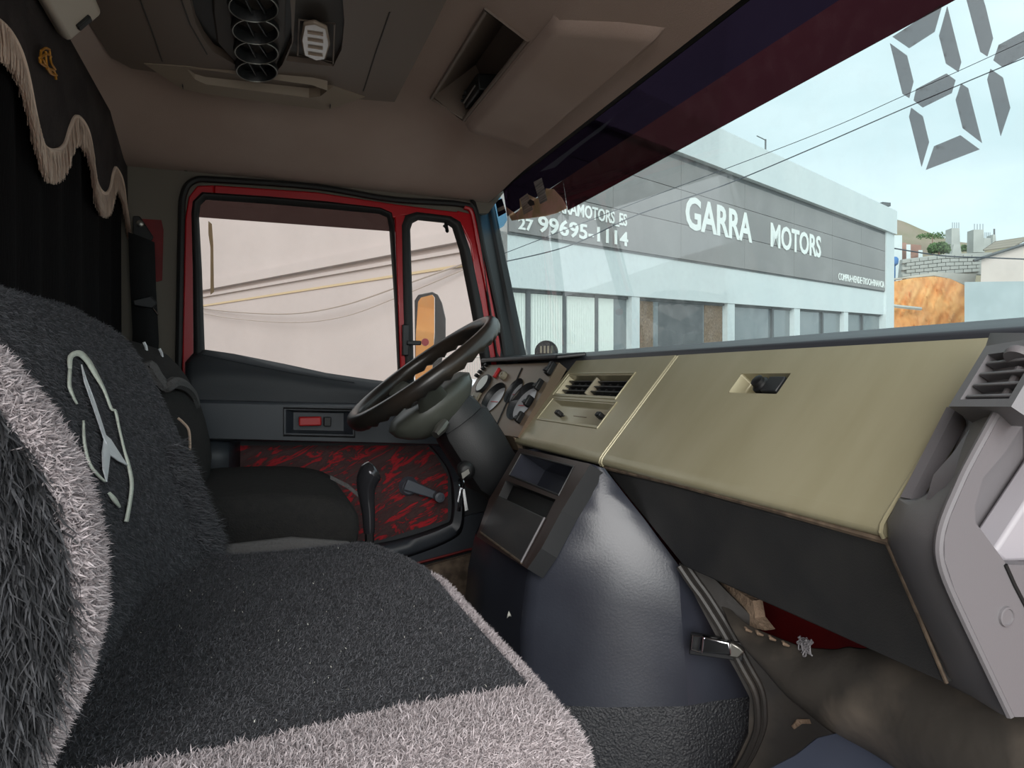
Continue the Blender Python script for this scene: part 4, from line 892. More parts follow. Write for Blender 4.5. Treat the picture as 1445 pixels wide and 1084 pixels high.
# ================================================================== STEERING WHEEL AND COLUMN
SY = 1.78
w0, w1 = P(499, 597, Y=SY), P(690, 455, Y=SY)
C = (w0 + w1) / 2; R_ = (w1 - w0).length / 2 - 0.004; s1 = (w1 - w0).normalized(); s2 = V(0, 1, 0); sn = s2.cross(s1)
if sn.z < 0: sn = -sn
if True:
    sw_ = thing('steering_wheel', 'large worn black steering wheel with grey hub', 'steering wheel', C - sn * 0.1)
    secs = []
    NN = 96
    for i in range(NN):
        th = 2 * math.pi * i / NN; rd = s1 * math.cos(th) + s2 * math.sin(th); cen = C + rd * R_
        sec = []
        for j in range(12):
            ph = 2 * math.pi * j / 12; rr = 0.0195
            low = max(0, -math.sin(ph))
            rr2 = rr * (1 + 0.42 * low * (0.5 + 0.5 * math.cos(th * 36)))
            sec.append(cen + rd * (rr * 0.9 * math.cos(ph)) + sn * (rr2 * math.sin(ph)))
        secs.append(sec)
    mk('rim', loft(secs + [secs[0]], True, False), M['wheel'], sw_, ang=80)
    hubc = C - sn * 0.084 - s1 * 0.034
    prof = [(0.0, 0.034), (0.05, 0.032), (0.078, 0.026), (0.09, 0.012), (0.086, -0.01), (0.07, -0.035), (0.05, -0.055)]
    mk('hub', loft([[hubc + s1 * (r * 1.42 * math.cos(t)) + s2 * (r * 1.05 * math.sin(t)) + sn * h for t in np.linspace(0, 2 * math.pi, 33)[:-1]] for r, h in [(max(r, .002), h) for r, h in prof]]), M['hub'], sw_, ang=60)
    mk('horn_pad', loft([[hubc + s1 * (r * math.cos(t)) + s2 * (r * .8 * math.sin(t)) + sn * h for t in np.linspace(0, 2 * math.pi, 25)[:-1]] for r, h in [(0.062, 0.030), (0.058, 0.037), (0.03, 0.040), (0.002, 0.041)]]), M['grey_trim'], sw_, ang=60)
    for sg in (-1, 1):
        d = (s2 * sg * 0.99 - s1 * 0.10).normalized(); tn = sn.cross(d)
        sec = []
        for t, w, h in ((0.0, .050, 0.0), (0.35, .045, .02), (0.75, .035, .055), (1.0, .032, .075)):
            c = hubc + d * lerp(0.05, R_, t) + sn * h
            sec.append([c + tn * w + sn * .004, c + tn * w * .7 + sn * .010, c - tn * w * .7 + sn * .010, c - tn * w + sn * .004, c - tn * w * .7 - sn * .006, c + tn * w * .7 - sn * .006])
        mk('spoke', loft(sec), M['hub'], sw_, ang=50, sub=1)
    colm = thing('steering_column', 'black steering column shroud below the steering wheel', 'steering column', C - sn * 0.4)
    def rsec(h, a, b, off=0.0):
        c = C - sn * h + s1 * off; k = 0.35
        pts = [(a, b * k), (a * .85, b * .8), (a * k, b), (-a * k, b), (-a * .85, b * .8), (-a, b * k), (-a, -b * k), (-a * .85, -b * .8), (-a * k, -b), (a * k, -b), (a * .85, -b * .8), (a, -b * k)]
        return [c + s1 * x + s2 * y for x, y in pts]
    mk('collar', loft([rsec(.115, .058, .062), rsec(.14, .064, .068), rsec(.165, .066, .07)]), M['column'], colm, ang=30)
    mk('shroud', loft([rsec(.155, .068, .075), rsec(.17, .074, .082), rsec(.25, .075, .09, -.005), rsec(.32, .072, .09, -.01), rsec(.36, .055, .07, -.01)]), M['column'], colm, ang=35)
    mk('boot', loft([rsec(.35, .05, .06, -.01), rsec(.55, .045, .05, -.02)]), M['jet'], colm)
    sa = P(628, 596, Y=SY - .085); sb_ = P(614, 614, Y=SY - .11)
    st = mk('stalk_switch', tube([sa, lerp(sa, sb_, .5), sb_], [0.012, 0.015, 0.010], 10), M['steel'], colm)
    kp = P(657, 664, Y=SY - .10)
    mk('key_barrel', lathe([(0.022, 0.012), (0.022, -0.010), (0.016, -0.016), (0.010, -0.018)], kp, (0.1, 1, .05), 20), M['jet'], colm)
    keys = thing('key_bunch', 'bunch of keys hanging from the ignition under the steering wheel', 'keys', P(652, 722, Y=SY - .13))
    ky = SY - .125
    mk('key_ring', tube(ringpts(P(651, 682, Y=ky), (1, .3, 0), 0.012, 16), 0.0016, 6, closed=True), M['chrome'], keys)
    mk('ignition_key', prism([P(u, v, Y=ky) for u, v in [(651, 668), (661, 662), (663, 668), (653, 676)]], (0, .003, 0)), M['steel'], keys, smooth=False)
    for pts in ([(650, 690), (654, 690), (650, 722), (645, 722)], [(652, 690), (656, 690), (661, 720), (656, 722)], [(649, 688), (652, 688), (648, 710), (645, 708)]):
        mk('key', prism([P(u, v, Y=ky - random.uniform(0, .006)) for u, v in pts], (0, .0025, 0)), M['chrome'], keys, bevel=0.0006)
# ================================================================== OVERHEAD CONSOLE
ZO = 0.700
def oz(u, v, z=ZO): return P(u, v, Z=z)
ov = thing('overhead_console', 'dark overhead console with four round vents and reading lamp', 'overhead console', V(0.0, 1.4, 0.69))
xr = 0.325
base = [V(-0.315, 0.7, ZO), V(-0.315, 1.60, ZO), V(-0.302, 1.76, ZO), V(-0.27, 1.805, ZO), V(0.0, 1.825, ZO), V(0.22, 1.815, ZO), V(xr, 1.80, ZO), V(xr + .004, 1.4, ZO), V(xr, 0.7, ZO)]
inset = [oz(*p) for p in [(259, -60), (268, 0), (276, 33), (288, 56), (302, 74), (330, 90), (348, 108), (384, 108), (398, 92), (412, 60), (411, 20), (404, -60)]]
lampq = [oz(*p) for p in [(418, -20), (482, -20), (486, 30), (482, 70), (470, 94), (404, 86), (414, 58)]]
body = join(holefill(base, [inset, lampq]), loft([base, [p + V(0.0, 0.01, 0.05) for p in base]], True, False),
            loft([inset, [p + V(0, 0, .018) for p in inset]], True, False), loft([lampq, [p + V(0, 0, .012) for p in lampq]], True, False))
ob = mk('housing', body, M['liner_plastic'], ov, ang=40, fixn=False)
mk('vent_recess', ([p + V(0, 0, .018) for p in inset], [tuple(range(len(inset)))]), M['jet'], ov, smooth=False)
lr = mk('lamp_recess', ([p + V(0, 0, .012) for p in lampq], [tuple(range(len(lampq)))]), M['liner_dark'], ov, smooth=False)
mk('vent_column', prism([oz(*p) + V(0, 0, .002) for p in [(300, -60), (300, 20), (306, 62), (330, 88), (390, 96), (402, 60), (404, 0), (396, -60)]], (0, 0, .02)), M['liner_dark'], ov, bevel=0.004)
for k, (u, v) in enumerate([(357, 4), (360, 38), (361.5, 68), (362, 95)]):
    c = oz(u, v, ZO - 0.004); tilt = V(0.10, -0.12, -1).normalized()
    vt = mk('round_vent', lathe([(0.043, -0.010), (0.046, 0.004), (0.045, 0.010), (0.041, 0.011), (0.038, 0.004), (0.036, -0.016)], c, tilt, 36, cap=False), M['black'], ov, ang=50)
    mk('vent_rim', tube(ringpts(c + tilt * 0.011, tilt, 0.043, 36), 0.0010, 6, closed=True), M['steel'], vt)
    mk('vent_floor', (ringpts(c - tilt * 0.010, tilt, 0.037, 32), [tuple(range(32))]), M['jet'], vt, smooth=False)
    e_1 = tilt.cross(V(0, 1, 0)).normalized(); e_2 = tilt.cross(e_1)
    for s in ((-.010, .25), (.012, .35)):
        mk('vane', box(c + e_1 * s[0], (0.0025, 0.066, 0.008), (e_1 + e_2 * s[1]).normalized(), (e_2 - e_1 * s[1]).normalized(), tilt), M['black'], vt, smooth=False)
lc_ = oz(445, 56, ZO - .002)
rl = mk('reading_lamp', prism([oz(*p) for p in [(428, 28), (444, 26), (462, 34), (466, 58), (460, 78), (446, 80), (428, 72), (424, 50)]], (0, 0, -.010)), M['lens'], ov, bevel=0.004, label='clear reading lamp lens')
mk('lamp_bezel', tube([oz(*p) + V(0, 0, -.002) for p in [(422, 26), (472, 32), (470, 88), (420, 76)]], 0.002, 6, closed=True), M['liner_plastic'], rl)
for k in range(4): mk('lamp_rib', box(oz(445, 40 + 10 * k) + V(0, 0, -.012), (0.030, 0.003, 0.004)), M['lens'], rl, smooth=False)
for pts in ([(198, 0), (214, 42), (229, 86)], [(256, 0), (268, 34), (292, 76)], [(550, 17), (530, 75), (513, 128)]):
    mk('seam', tube([oz(*p) + V(0, 0, -.0005) for p in pts], 0.0016, 6), M['liner_dark'], ob)
# shallow lip tray on the far edge
o1 = [(203, 90), (257, 126), (300, 134), (455, 155), (466, 154), (515, 137), (470, 122), (262, 94)]
o2 = [(264, 98), (275, 112), (290, 119), (436, 138), (452, 136), (462, 128), (440, 120), (300, 100)]
zl = 0.680; M['lip'] = mat('pale_overhead_lip', srgb(150, 133, 117), .55)
oo = [oz(*p, (ZO - .002) if p in ((203, 90), (515, 137), (470, 122), (262, 94)) else zl) for p in o1]; oi = [oz(*p, lerp(ZO - .003, zl, max(0, min(1, (p[1] - 98) / 30)))) for p in o2]; od = [p + V(0, -0.02, 0.05) for p in oi]
mk('lip_tray', join(holefill(oo, [oi]), loft([oi, od], True, False), loft([oo, [p + V(0, 0, .022) for p in oo]], True, False)), M['lip'], ov, ang=30, fixn=False)
mk('lip_tray_floor', (od, [tuple(range(len(od)))]), M['liner_dark'], ov, smooth=False)
for (u, v) in ((258, 122), (466, 150)):
    mk('lip_joint', box(oz(u, v, zl - .001), (0.002, 0.014, 0.006)), M['liner_dark'], ov, smooth=False)

# ================================================================== SHELF BOX IN THE HEADLINER
sh = thing('overhead_shelf', 'open recessed shelf in the headliner above the windscreen', 'shelf', V(0.46, 1.54, 0.66))
sA, sB = V(0.415, 1.77, 0.712), V(0.50, 1.77, 0.668); sC, sD = V(0.50, 1.31, 0.668), V(0.415, 1.31, 0.712)
sq = [sA, sB, sC, sD]; sn_ = (sB - sA).cross(V(0, 1, 0)).normalized()
if sn_.z < 0: sn_ = -sn_
dz = V(0.115, 0, 0.10)
sin_ = [sA + dz, sB + V(0.10, 0, 0.012), sC + V(0.10, 0, 0.012), sD + dz]
mk('box', join(loft([sq, sin_], True, False), (sin_, [(0, 1, 2, 3)])), M['liner_plastic'], sh, smooth=False, fixn=False)
mk('rim', tube([p - sn_ * .002 for p in sq], 0.005, 8, closed=True), M['liner_plastic'], sh)
mk('floor_strip', join(*[box(lerp(sB, sC, .5) + V(0.03 + .03 * k, 0, 0.008 + .003 * k), (0.002, 0.44, 0.002)) for k in range(2)]), M['liner_dark'], sh, smooth=False)
rad = thing('two_way_radio', 'small black two-way radio lying in the overhead shelf', 'radio', V(0.5, 1.68, 0.685))
rc = V(0.513, 1.665, 0.700)
rb = mk('case', box(rc, (0.055, 0.125, 0.040), (1, 0, .1), (0, 1, 0), (-.1, 0, 1)), M['jet'], rad, bevel=0.004)
mk('front_strip', tube([rc + V(-.029, -.045, -.006), rc + V(-.030, .05, -.012)], 0.0022, 6), M['steel'], rad)
for k in range(3): mk('knob', lathe([(0.004, 0), (0.004, 0.006), (0.003, 0.007)], rc + V(-.028, .058 - .012 * k, -.004 + .006 * k), (-1, 0, -.1), 10), M['black'], rad)
# padded panel between shelf and windscreen header
def cpd(x, y, d=0.014): return V(x, y, interp(x, ZC) - d)
pad = []
for x in (0.506, 0.513, 0.53, 0.56, 0.60, 0.64, 0.655, 0.662):
    e = 0.014 if 0.512 < x < 0.657 else 0.002
    pad.append([cpd(x, y, (0.0 if (k in (0, 8)) else e)) for k, y in enumerate([1.785 - (x - .5) * .3, 1.775 - (x - .5) * .3, 1.74 - (x - .5) * .2, 1.65, 1.5, 1.35, 1.24 - (x - .5) * .8, 1.215 - (x - .5) * .8, 1.20 - (x - .5) * .8])])
mk('headliner_pad', grid(pad), M['liner'], ang=60, label='padded felt panel between the overhead shelf and the windscreen', cat='padding', solid=0.0)
pad2 = []
for x in (0.506, 0.513, 0.53, 0.56, 0.60, 0.64, 0.655, 0.662):
    e = 0.012 if 0.512 < x < 0.657 else 0.002
    pad2.append([cpd(x, y, (0.0 if (k in (0, 4)) else e)) for k, y in enumerate([1.18 - (x - .5) * .8, 1.17 - (x - .5) * .8, 0.9, 0.4, 0.1])])

# ================================================================== STICKERS ON THE WINDSCREEN
def film_mat(name, c):
    m, t, b = nt(name); N = t.nodes; L = t.links; out = N['Material Output']; N.remove(b)
    df_ = N.new('ShaderNodeBsdfDiffuse'); df_.inputs['Color'].default_value = c
    tr = N.new('ShaderNodeBsdfTransparent'); tr.inputs['Color'].default_value = (.60, .575, .58, 1)
    no = N.new('ShaderNodeTexNoise'); no.inputs['Scale'].default_value = 90; no.inputs['Detail'].default_value = 2
    tc = N.new('ShaderNodeTexCoord'); L.new(tc.outputs['Object'], no.inputs['Vector'])
    cr = N.new('ShaderNodeValToRGB'); e = cr.color_ramp.elements; e[0].position = .62; e[0].color = (.12,) * 3 + (1,); e[1].position = .78; e[1].color = (.4,) * 3 + (1,)
    L.new(no.outputs['Fac'], cr.inputs['Fac'])
    mx = N.new('ShaderNodeMixShader'); L.new(cr.outputs['Color'], mx.inputs[0]); L.new(tr.outputs[0], mx.inputs[1]); L.new(df_.outputs[0], mx.inputs[2]); L.new(mx.outputs[0], out.inputs['Surface'])
    return m
M['digit'] = film_mat('grey_digit_film', srgb(120, 112, 112))
def zpx(x, y): return 1145 + x / 4.337, y / 4.337
SEG8 = [[(495, 225), (800, 25), (752, 195), (597, 295)], [(480, 265), (583, 340), (623, 500), (597, 600), (557, 575)], [(830, 40), (915, 380), (898, 440), (823, 390), (780, 220)],
        [(640, 545), (825, 450), (880, 490), (857, 570), (680, 658), (625, 615)], [(610, 660), (680, 712), (718, 870), (673, 1020), (597, 715)],
        [(915, 512), (957, 540), (1042, 875), (925, 785), (882, 612)], [(750, 895), (910, 828), (1028, 915), (700, 1040)]]
SEG4 = [[(925, -90), (1045, -20), (1065, 45), (1110, 235), (1075, 345), (1033, 318)], [(1145, 275), (1330, 175), (1390, 215), (1365, 310), (1170, 412), (1113, 370)], [(1095, 422), (1170, 475), (1215, 660), (1157, 832), (1075, 487)]]
for lab, segs in (('grey seven-segment figure eight stuck on the windscreen', SEG8), ('grey segmented figure cut by the right edge of the picture', SEG4)):
    w = [[WP(*zpx(*p), .004) for p in s] for s in segs]
    dg = thing('digit_sticker', lab, 'sticker', sum((sum(s, Vector()) / len(s) for s in w), Vector()) / len(w), 'segmented figures on the windscreen')
    for s in w: mk('segment', prism(s, WN * 0.0008), M['digit'], dg, smooth=False)
tp = [(714, 292), (716, 300), (722, 311), (740, 309), (770, 305), (785, 301), (800, 294), (793, 280), (781, 267), (770, 266), (769, 278), (756, 280), (744, 274), (733, 281), (734, 294), (728, 302), (722, 298)]
st_ = thing('torn_sticker', 'torn beige and pink remnant of a sticker on the sun strip', 'sticker', WP(760, 290, .005))
mk('paper', prism([WP(u, v, .0055) for u, v in tp], WN * .001), backlit('torn_sticker_paper', srgb(252, 222, 206), srgb(226, 208, 168), 16), st_, smooth=False)
mk('barcode_strip', prism([WP(u, v, .0068) for u, v in [(753, 257), (764, 251), (772, 283), (762, 288)]], WN * .001), mat('barcode_label', srgb(158, 148, 142), .8, col2=srgb(80, 74, 72), vscale=60, stretch=(.1, .1, 3)), st_, smooth=False)
mk('barcode_strip', prism([WP(u, v, .0068) for u, v in [(734, 280), (744, 273), (752, 296), (739, 303)]], WN * .001), mat('barcode_label_worn', srgb(168, 152, 140), .8, col2=srgb(110, 96, 86), vscale=60, stretch=(.1, .1, 3)), st_, smooth=False)
mk('hole', prism([WP(u, v, .008) for u, v in [(744, 286), (748, 281), (753, 284), (754, 289), (748, 291)]], WN * .001), M['jet'], st_, smooth=False)
pu = mk('purple_sticker', prism([WP(u, v, .005) for u, v in [(699, 284), (708, 280), (714, 300), (703, 306)]], WN * .001), mat('purple_paper', srgb(40, 22, 52), .6), smooth=False, label='small dark purple sticker at the far top corner of the windscreen', cat='sticker')
mk('pale_bar', prism([WP(u, v, .006) for u, v in [(702, 294), (711, 290), (712, 295), (703, 299)]], WN * .001), M['lamp_white'], pu, smooth=False)
bd = thing('round_badge', 'small round grey badge standing at the foot of the windscreen', 'badge', WP(772, 500, .01))
bc = WP(771, 497, .012)
mk('disc', lathe([(0.036, 0), (0.036, 0.004), (0.033, 0.006), (0.031, 0.004), (0.0005, 0.004)], bc, -ray(771, 497), 28), M['grey_trim'], bd, ang=30)
mk('emblem_bars', join(*[box(bc - ray(771, 497) * .006 + _rt * ((k - 1.5) * .011) + V(0, 0, 0.008), (.006, .002, .022), _rt, ray(771, 497).normalized(), (0, 0, 1)) for k in range(4)]), M['olive_in'], bd, smooth=False)

# ================================================================== OUTSIDE
GZ = -2.25
mk('ground', boxx(-60, 90, 2.45, 90, GZ - 0.1, GZ), mat('asphalt', srgb(150, 146, 140), .9, col2=srgb(134, 130, 126), vscale=.8, bump=.3, bscale=20), kind='structure', smooth=False)
mk('ground_near', boxx(-60, 90, -60, 2.45, GZ - 0.1, GZ), mat('concrete_yard', srgb(178, 172, 164), .9, col2=srgb(160, 154, 148), vscale=.8, bump=.3, bscale=20), kind='structure', smooth=False)
# showroom: the facade runs along FD, its side wall square to it
vr = ray(1640, 473); FD = V(vr.x, vr.y, 0); SL = vr.z / FD.length; FD.normalize()
FN = V(FD.y, -FD.x, 0)                         # out of the facade towards us
if FN.dot(V(0, -1, 0)) < 0: FN = -FN
FO = P(1258, 411, D=25.0)
def fs_(u, v, off=0.0):
    p = PP(u, v, FO + FN * off, FN) - FO; s = p.dot(FD); return s, p.z - SL * s
def fpnt(s, h, off=0.0): return FO + FD * s + V(0, 0, h + SL * s) + FN * off
def fbox(s0, s1, h0, h1, o0, o1):
    return [fpnt(s, h, o) for s in (s0, s1) for h in (h0, h1) for o in (o0, o1)], BOXF
M['facade'] = mat('pale_facade_render', srgb(216, 222, 222), .85, col2=srgb(209, 216, 217), vscale=.6)
M['sign'] = mat('grey_sign_panel', srgb(142, 138, 136), .5, col2=srgb(134, 130, 129), vscale=.5)
M['sign_text'] = mat('white_letters', srgb(240, 242, 238), .5)
M['wglass'] = mat('shop_glass', srgb(120, 126, 128), .12, col2=srgb(86, 92, 98), vscale=.5, lo=.45, hi=.55)
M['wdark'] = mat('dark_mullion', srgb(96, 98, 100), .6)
M['blind'] = mat('white_blind', srgb(226, 232, 226), .8)
M['side_wall'] = mat('beige_side_wall', srgb(192, 184, 181), .9, col2=srgb(184, 176, 173), vscale=.35)
M['yellow'] = mat('ochre_stripe', srgb(196, 178, 144), .9)
s_l = fs_(716, 330)[0]; h_sb = fs_(1246, 411)[1]; h_st = fs_(1246, 327)[1]; h_pt = fs_(1257, 298)[1]; h_wt = fs_(1246, 444)[1]
h_ws = h_wt - 1.9; hb = -6.0
show = thing('showroom_building', 'pale showroom building with long grey lettered sign band', 'building', fpnt((s_l) / 2, hb))
mk('band_wall', fbox(s_l - .3, 0, h_wt, h_sb, -.3, 0), M['facade'], show, smooth=False)
mk('backing_wall', fbox(s_l - .3, 0, h_sb, h_st, -.3, -.05), M['facade'], show, smooth=False)
mk('sill_wall', fbox(s_l - .3, 0, hb, h_ws, -.3, 0), M['facade'], show, smooth=False)
mk('parapet', fbox(s_l - .6, .05, h_st, h_pt, -.3, .16), M['facade'], show, smooth=False)
mk('painted_soffit_shadow', fbox(s_l - .3, -.2, h_st - .10, h_st, -.3, .03), M['wdark'], show, smooth=False)  # dark strip standing in for the shade under the projecting parapet
mk('corner_pillar', fbox(fs_(1247, 411)[0], .02, hb, h_st, -.3, .08), M['facade'], show, smooth=False)
s_r = fs_(1247, 411)[0]
# sign panels, three courses
cols = [fs_(u, 400)[0] for u in (716, 790, 862, 958, 1048, 1118, 1172, 1213, 1247)]
sg = mk('sign_frame', fbox(s_l, s_r, h_sb - .03, h_st - .08, -.03, .02), M['wdark'], show, smooth=False)
hs = [h_sb, lerp(h_sb, h_st, .34), lerp(h_sb, h_st, .67), h_st - .10]
for i in range(len(cols) - 1):
    for j in range(3):
        mk('sign_panel', fbox(cols[i] + .006, cols[i + 1] - .006, hs[j] + .006, hs[j + 1] - .006, 0.0, .045), M['sign'], sg, smooth=False)
def lettering(name, body, pxl, bold=0.02):
    """words set between the four measured corners bl, tl, br, tr"""
    bl, tl, br_, tr2 = [fs_(*p) for p in pxl]; vs, fs = text_geo(body, bold)
    s0, s1 = (bl[0] + tl[0]) / 2, (br_[0] + tr2[0]) / 2; a = (bl[1] + br_[1]) / 2; b = (tl[1] + tr2[1]) / 2
    v3 = [fpnt(lerp(s0, s1, x), lerp(a, b, y), .055) for x, y in vs]
    return mk(name, (v3, fs), M['sign_text'], sg, smooth=False, fixn=False, solid=.01)
lettering('sign_lettering', 'GARRA', [(962, 325), (966, 277), (1062, 343), (1054, 301)], .025)
lettering('sign_lettering', 'MOTORS', [(1084, 350), (1085, 313), (1157, 364), (1154, 335)], .025)
lettering('sign_lettering', 'COMPRA•VENDE•TROCA•FINANCIA', [(1180, 396), (1181, 386), (1246, 406), (1245, 397)], .012)
lettering('sign_lettering', 'GARRAMOTORS_ES', [(762, 302), (762, 279), (882, 321), (880, 301)], .02)
lettering('sign_lettering', '27', [(727, 325), (728, 309), (748, 327), (749, 310)], .022)
lettering('sign_lettering', '99695-1114', [(755, 328), (756, 306), (883, 349), (882, 327)], .022)
# windows between piers
piers = [(893, 904), (1028, 1038), (1122, 1130), (1192, 1198)]
edges_ = [s_l] + [fs_(u, 440)[0] for p in piers for u in p] + [fs_(1247, 445)[0]]
for p in piers: mk('pier', fbox(fs_(p[0], 440)[0], fs_(p[1], 440)[0], h_ws, h_wt, -.3, -.02), M['facade'], show, smooth=False)
mull = [[725, 752, 803, 848], [], [1096], [1166], [1222]]
tint = [None, ((930, 975), 'dark'), None, None, None]
for k in range(5):
    a, b = edges_[2 * k], edges_[2 * k + 1]
    wd = mk('shop_window', fbox(a, b, h_ws, h_wt, -.16, -.14), M['wglass'], show, smooth=False)
    for u in mull[k]:
        s = fs_(u, 440)[0]; mk('mullion', fbox(s - .05, s + .05, h_ws, h_wt, -.14, -.09), M['wdark'], wd, smooth=False)
    mk('head_rail', fbox(a, b, h_wt - .05, h_wt, -.14, -.10), M['wdark'], wd, smooth=False)
    if k == 0:
        for j in range(44):
            s = lerp(fs_(722, 430)[0], fs_(872, 430)[0], (j + .5) / 44)
            if any(abs(s - fs_(u, 440)[0]) < .06 for u in mull[0]): continue
            mk('blind_slat', [fpnt(s + dx, h, o) for dx in (-.032, .028) for h in (h_ws, h_wt - .06) for o in (-.135 + dx * .4, -.128 + dx * .4)] and ([fpnt(s + dx, h, o + dx * .9) for dx in (-.042, .034) for h in (h_ws, h_wt - .06) for o in (-.135, -.128)], BOXF), M['blind'], wd, smooth=False)
    if k == 1:
        for ua, ub in ((905, 930), (1002, 1027)): mk('inner_curtain', fbox(fs_(ua, 440)[0], fs_(ub, 440)[0], h_ws, h_wt - .06, -.139, -.13), M['tan'], wd, smooth=False)
        a2, b2 = fs_(938, 440)[0], fs_(1000, 440)[0]
        mk('inner_panel', fbox(a2, b2, h_ws, h_wt - .06, -.139, -.13), M['wdark'], wd, smooth=False)
# side wall square to the facade, seen through the driver's window
SD = V(-FD.y, FD.x, 0)
def spnt(t, h, off=0.0):
    return FO + FD * (s_l - .3) + V(0, 0, SL * (s_l - .3) + h) + SD * t - FD * off
def sbox(t0, t1, h0, h1, o0, o1): return [spnt(t, h, o) for t in (t0, t1) for h in (h0, h1) for o in (o0, o1)], BOXF
def sth(u, v):
    p0 = FO + FD * (s_l - .3); p = PP(u, v, p0, FD) - p0; return p.dot(SD), p.z - SL * (s_l - .3)
sw2 = mk('side_wall', sbox(0, 34, hb, h_pt + 3.0, -.3, 0), M['side_wall'], show, smooth=False)
hl = sth(650, 338)[1]; mk('ledge', sbox(0, 34, hl - .06, hl + .12, 0, .12), M['side_wall'], sw2, smooth=False)
mk('ledge', sbox(0, 34, hl - .20, hl - .14, 0, .05), M['side_wall'], sw2, smooth=False)
hy = sth(620, 380)[1]; mk('ochre_stripe', sbox(0, 34, hy - .02, hy + .02, 0, .02), M['yellow'], sw2, smooth=False)
# power cables
def cable(name, pts, r, lab, m=None):
    return mk(name, tube(smooth_path(pts, 8), r, 5), m or mat(name + '_sheath', srgb(60, 66, 74), .7), label=lab, cat='cable')
cable('power_cable', [P(690, 366, D=6.2), P(900, 285, D=6.2), P(1145, 192, D=6.2), P(1280, 133, D=6.2), P(1445, 58, D=6.2), P(1700, -60, D=6.2)], .0032, 'thin upper power cable crossing in front of the showroom')
cable('power_cable', [P(690, 374, D=6.0), P(800, 348, D=6.0), P(900, 303, D=6.0), P(1020, 262, D=6.0), P(1145, 210, D=6.0), P(1290, 147, D=6.0), P(1445, 82, D=6.0), P(1700, -20, D=6.0)], .005, 'thicker lower power cable crossing in front of the showroom')
gm = mat('grey_drop_cable', srgb(170, 160, 152), .8)
def onwall(u, v, off): p0 = FO + FD * (s_l - .3 - off); return PP(u, v, p0, FD)
cable('drop_cable', [onwall(u, v, o) for u, v, o in [(250, 425, .0), (300, 437, .1), (400, 443, .2), (480, 432, .2), (570, 402, .15), (660, 370, .05), (690, 358, 0)]], .016, 'pale cable sagging in front of the beige wall, the higher one', gm)
cable('drop_cable', [onwall(u, v, o) for u, v, o in [(250, 428, .0), (300, 445, .1), (400, 455, .2), (480, 448, .2), (560, 420, .15), (660, 378, .05), (690, 364, 0)]], .010, 'pale cable sagging in front of the beige wall, the lower one', gm)
ca = fs_(1086, 205); ant = mk('roof_antenna', join(tube([fpnt(ca[0], h_pt - .1, -.1), fpnt(ca[0], h_pt + .42, -.1)], .02, 6), tube([fpnt(ca[0], h_pt + .4, -.1), fpnt(ca[0] - .5, h_pt + .40, -.1)], .012, 6)), M['wdark'], label='thin antenna post on the showroom parapet', cat='antenna')
cl_ = fs_(1248, 300); mk('roof_floodlight', join(box(fpnt(cl_[0], h_pt + .12, 0), (.35, .2, .12)), tube([fpnt(cl_[0], h_pt - .05, 0), fpnt(cl_[0], h_pt + .1, 0)], .03, 6)), M['wdark'], label='small floodlight on the corner of the showroom parapet', cat='floodlight', smooth=False)

# hillside and yards beyond
M['hill'] = mat('brown_hill', srgb(150, 134, 118), .95, col2=srgb(128, 124, 96), vscale=.25, vdetail=8, bump=.6, bscale=2)
M['orange_earth'] = mat('orange_cut_earth', srgb(230, 174, 114), .95, col2=srgb(214, 150, 92), vscale=1.2, vdetail=9, bump=.35, bscale=1.5)
M['concrete'] = mat('raw_concrete', srgb(186, 186, 180), .9, col2=srgb(168, 168, 163), vscale=.8)
M['block'] = mat('grey_block', srgb(176, 176, 170), .9, col2=srgb(160, 160, 156), vscale=.7)
M['plaster_grey'] = mat('grey_plaster', srgb(176, 186, 188), .9, col2=srgb(166, 176, 178), vscale=.8)
M['pinkwall'] = mat('pale_pink_plaster', srgb(218, 204, 196), .9, col2=srgb(208, 194, 186), vscale=.4)
M['leaf'] = mat('green_leaves', srgb(92, 118, 72), .9, island=.35)
M['brickred'] = mat('hollow_brick', srgb(168, 130, 116), .9, col2=srgb(150, 116, 104), vscale=2)
def D_(u, v, d): return P(u, v, D=d)
hp = [(1200, 318), (1240, 310), (1262, 308), (1280, 314), (1300, 324), (1325, 333), (1345, 342), (1400, 345), (1500, 350), (1600, 360)]
rows = []
for k in range(8):
    t = k / 7; rows.append([lerp(D_(u, v, 95 - i * .6), D_(u, 600, 62), t) + V(0, 0, 1.2 * math.sin(i * 1.9 + k * 1.3) * t * (1 - t)) for i, (u, v) in enumerate(hp)])
mk('hill', grid(rows), M['hill'], ang=80, sub=2, label='brown bare hillside behind the showroom corner', cat='hill', kind='structure')
def slab(name, px, d, th, m, lab, cat, parent=None, group=None):
    pts = [D_(u, v, d) for u, v in px]; return mk(name, prism(pts, ray(sum(p[0] for p in px) / len(px), 450) * th), m, parent, smooth=False, label=lab, cat=cat, group=group)
def rough_bank(name, top, d0, lean, m, lab):
    rows = []
    us = np.linspace(top[0][0], top[-1][0], 60)
    for k in range(44):
        t = k / 43; row = []
        for i, u in enumerate(us):
            v = lerp(interp(u, top), 480, t / .6) if t < .6 else lerp(480, 700, (t - .6) / .4); q = (random.random() - .5) * .22 + .35 * math.sin(u * .21 + t * 5) * math.sin(t * 9 + u * .1) + .12 * math.sin(u * .35 + t * 31)
            row.append(D_(u, v, d0 + lean * (1 - t) + q * .6))
        rows.append(row)
    rows = [[p + _fw * 2.5 - V(0, 0, 0.3) for p in rows[0]]] + rows
    return mk(name, grid(rows), m, label=lab, cat='earth bank', ang=80)
rough_bank('earth_bank', [(1236, 398), (1262, 397), (1290, 392), (1318, 390), (1340, 393), (1362, 403)], 32, 1.5, M['orange_earth'], 'cut bank of bright orange earth beside the showroom corner')
rows = []
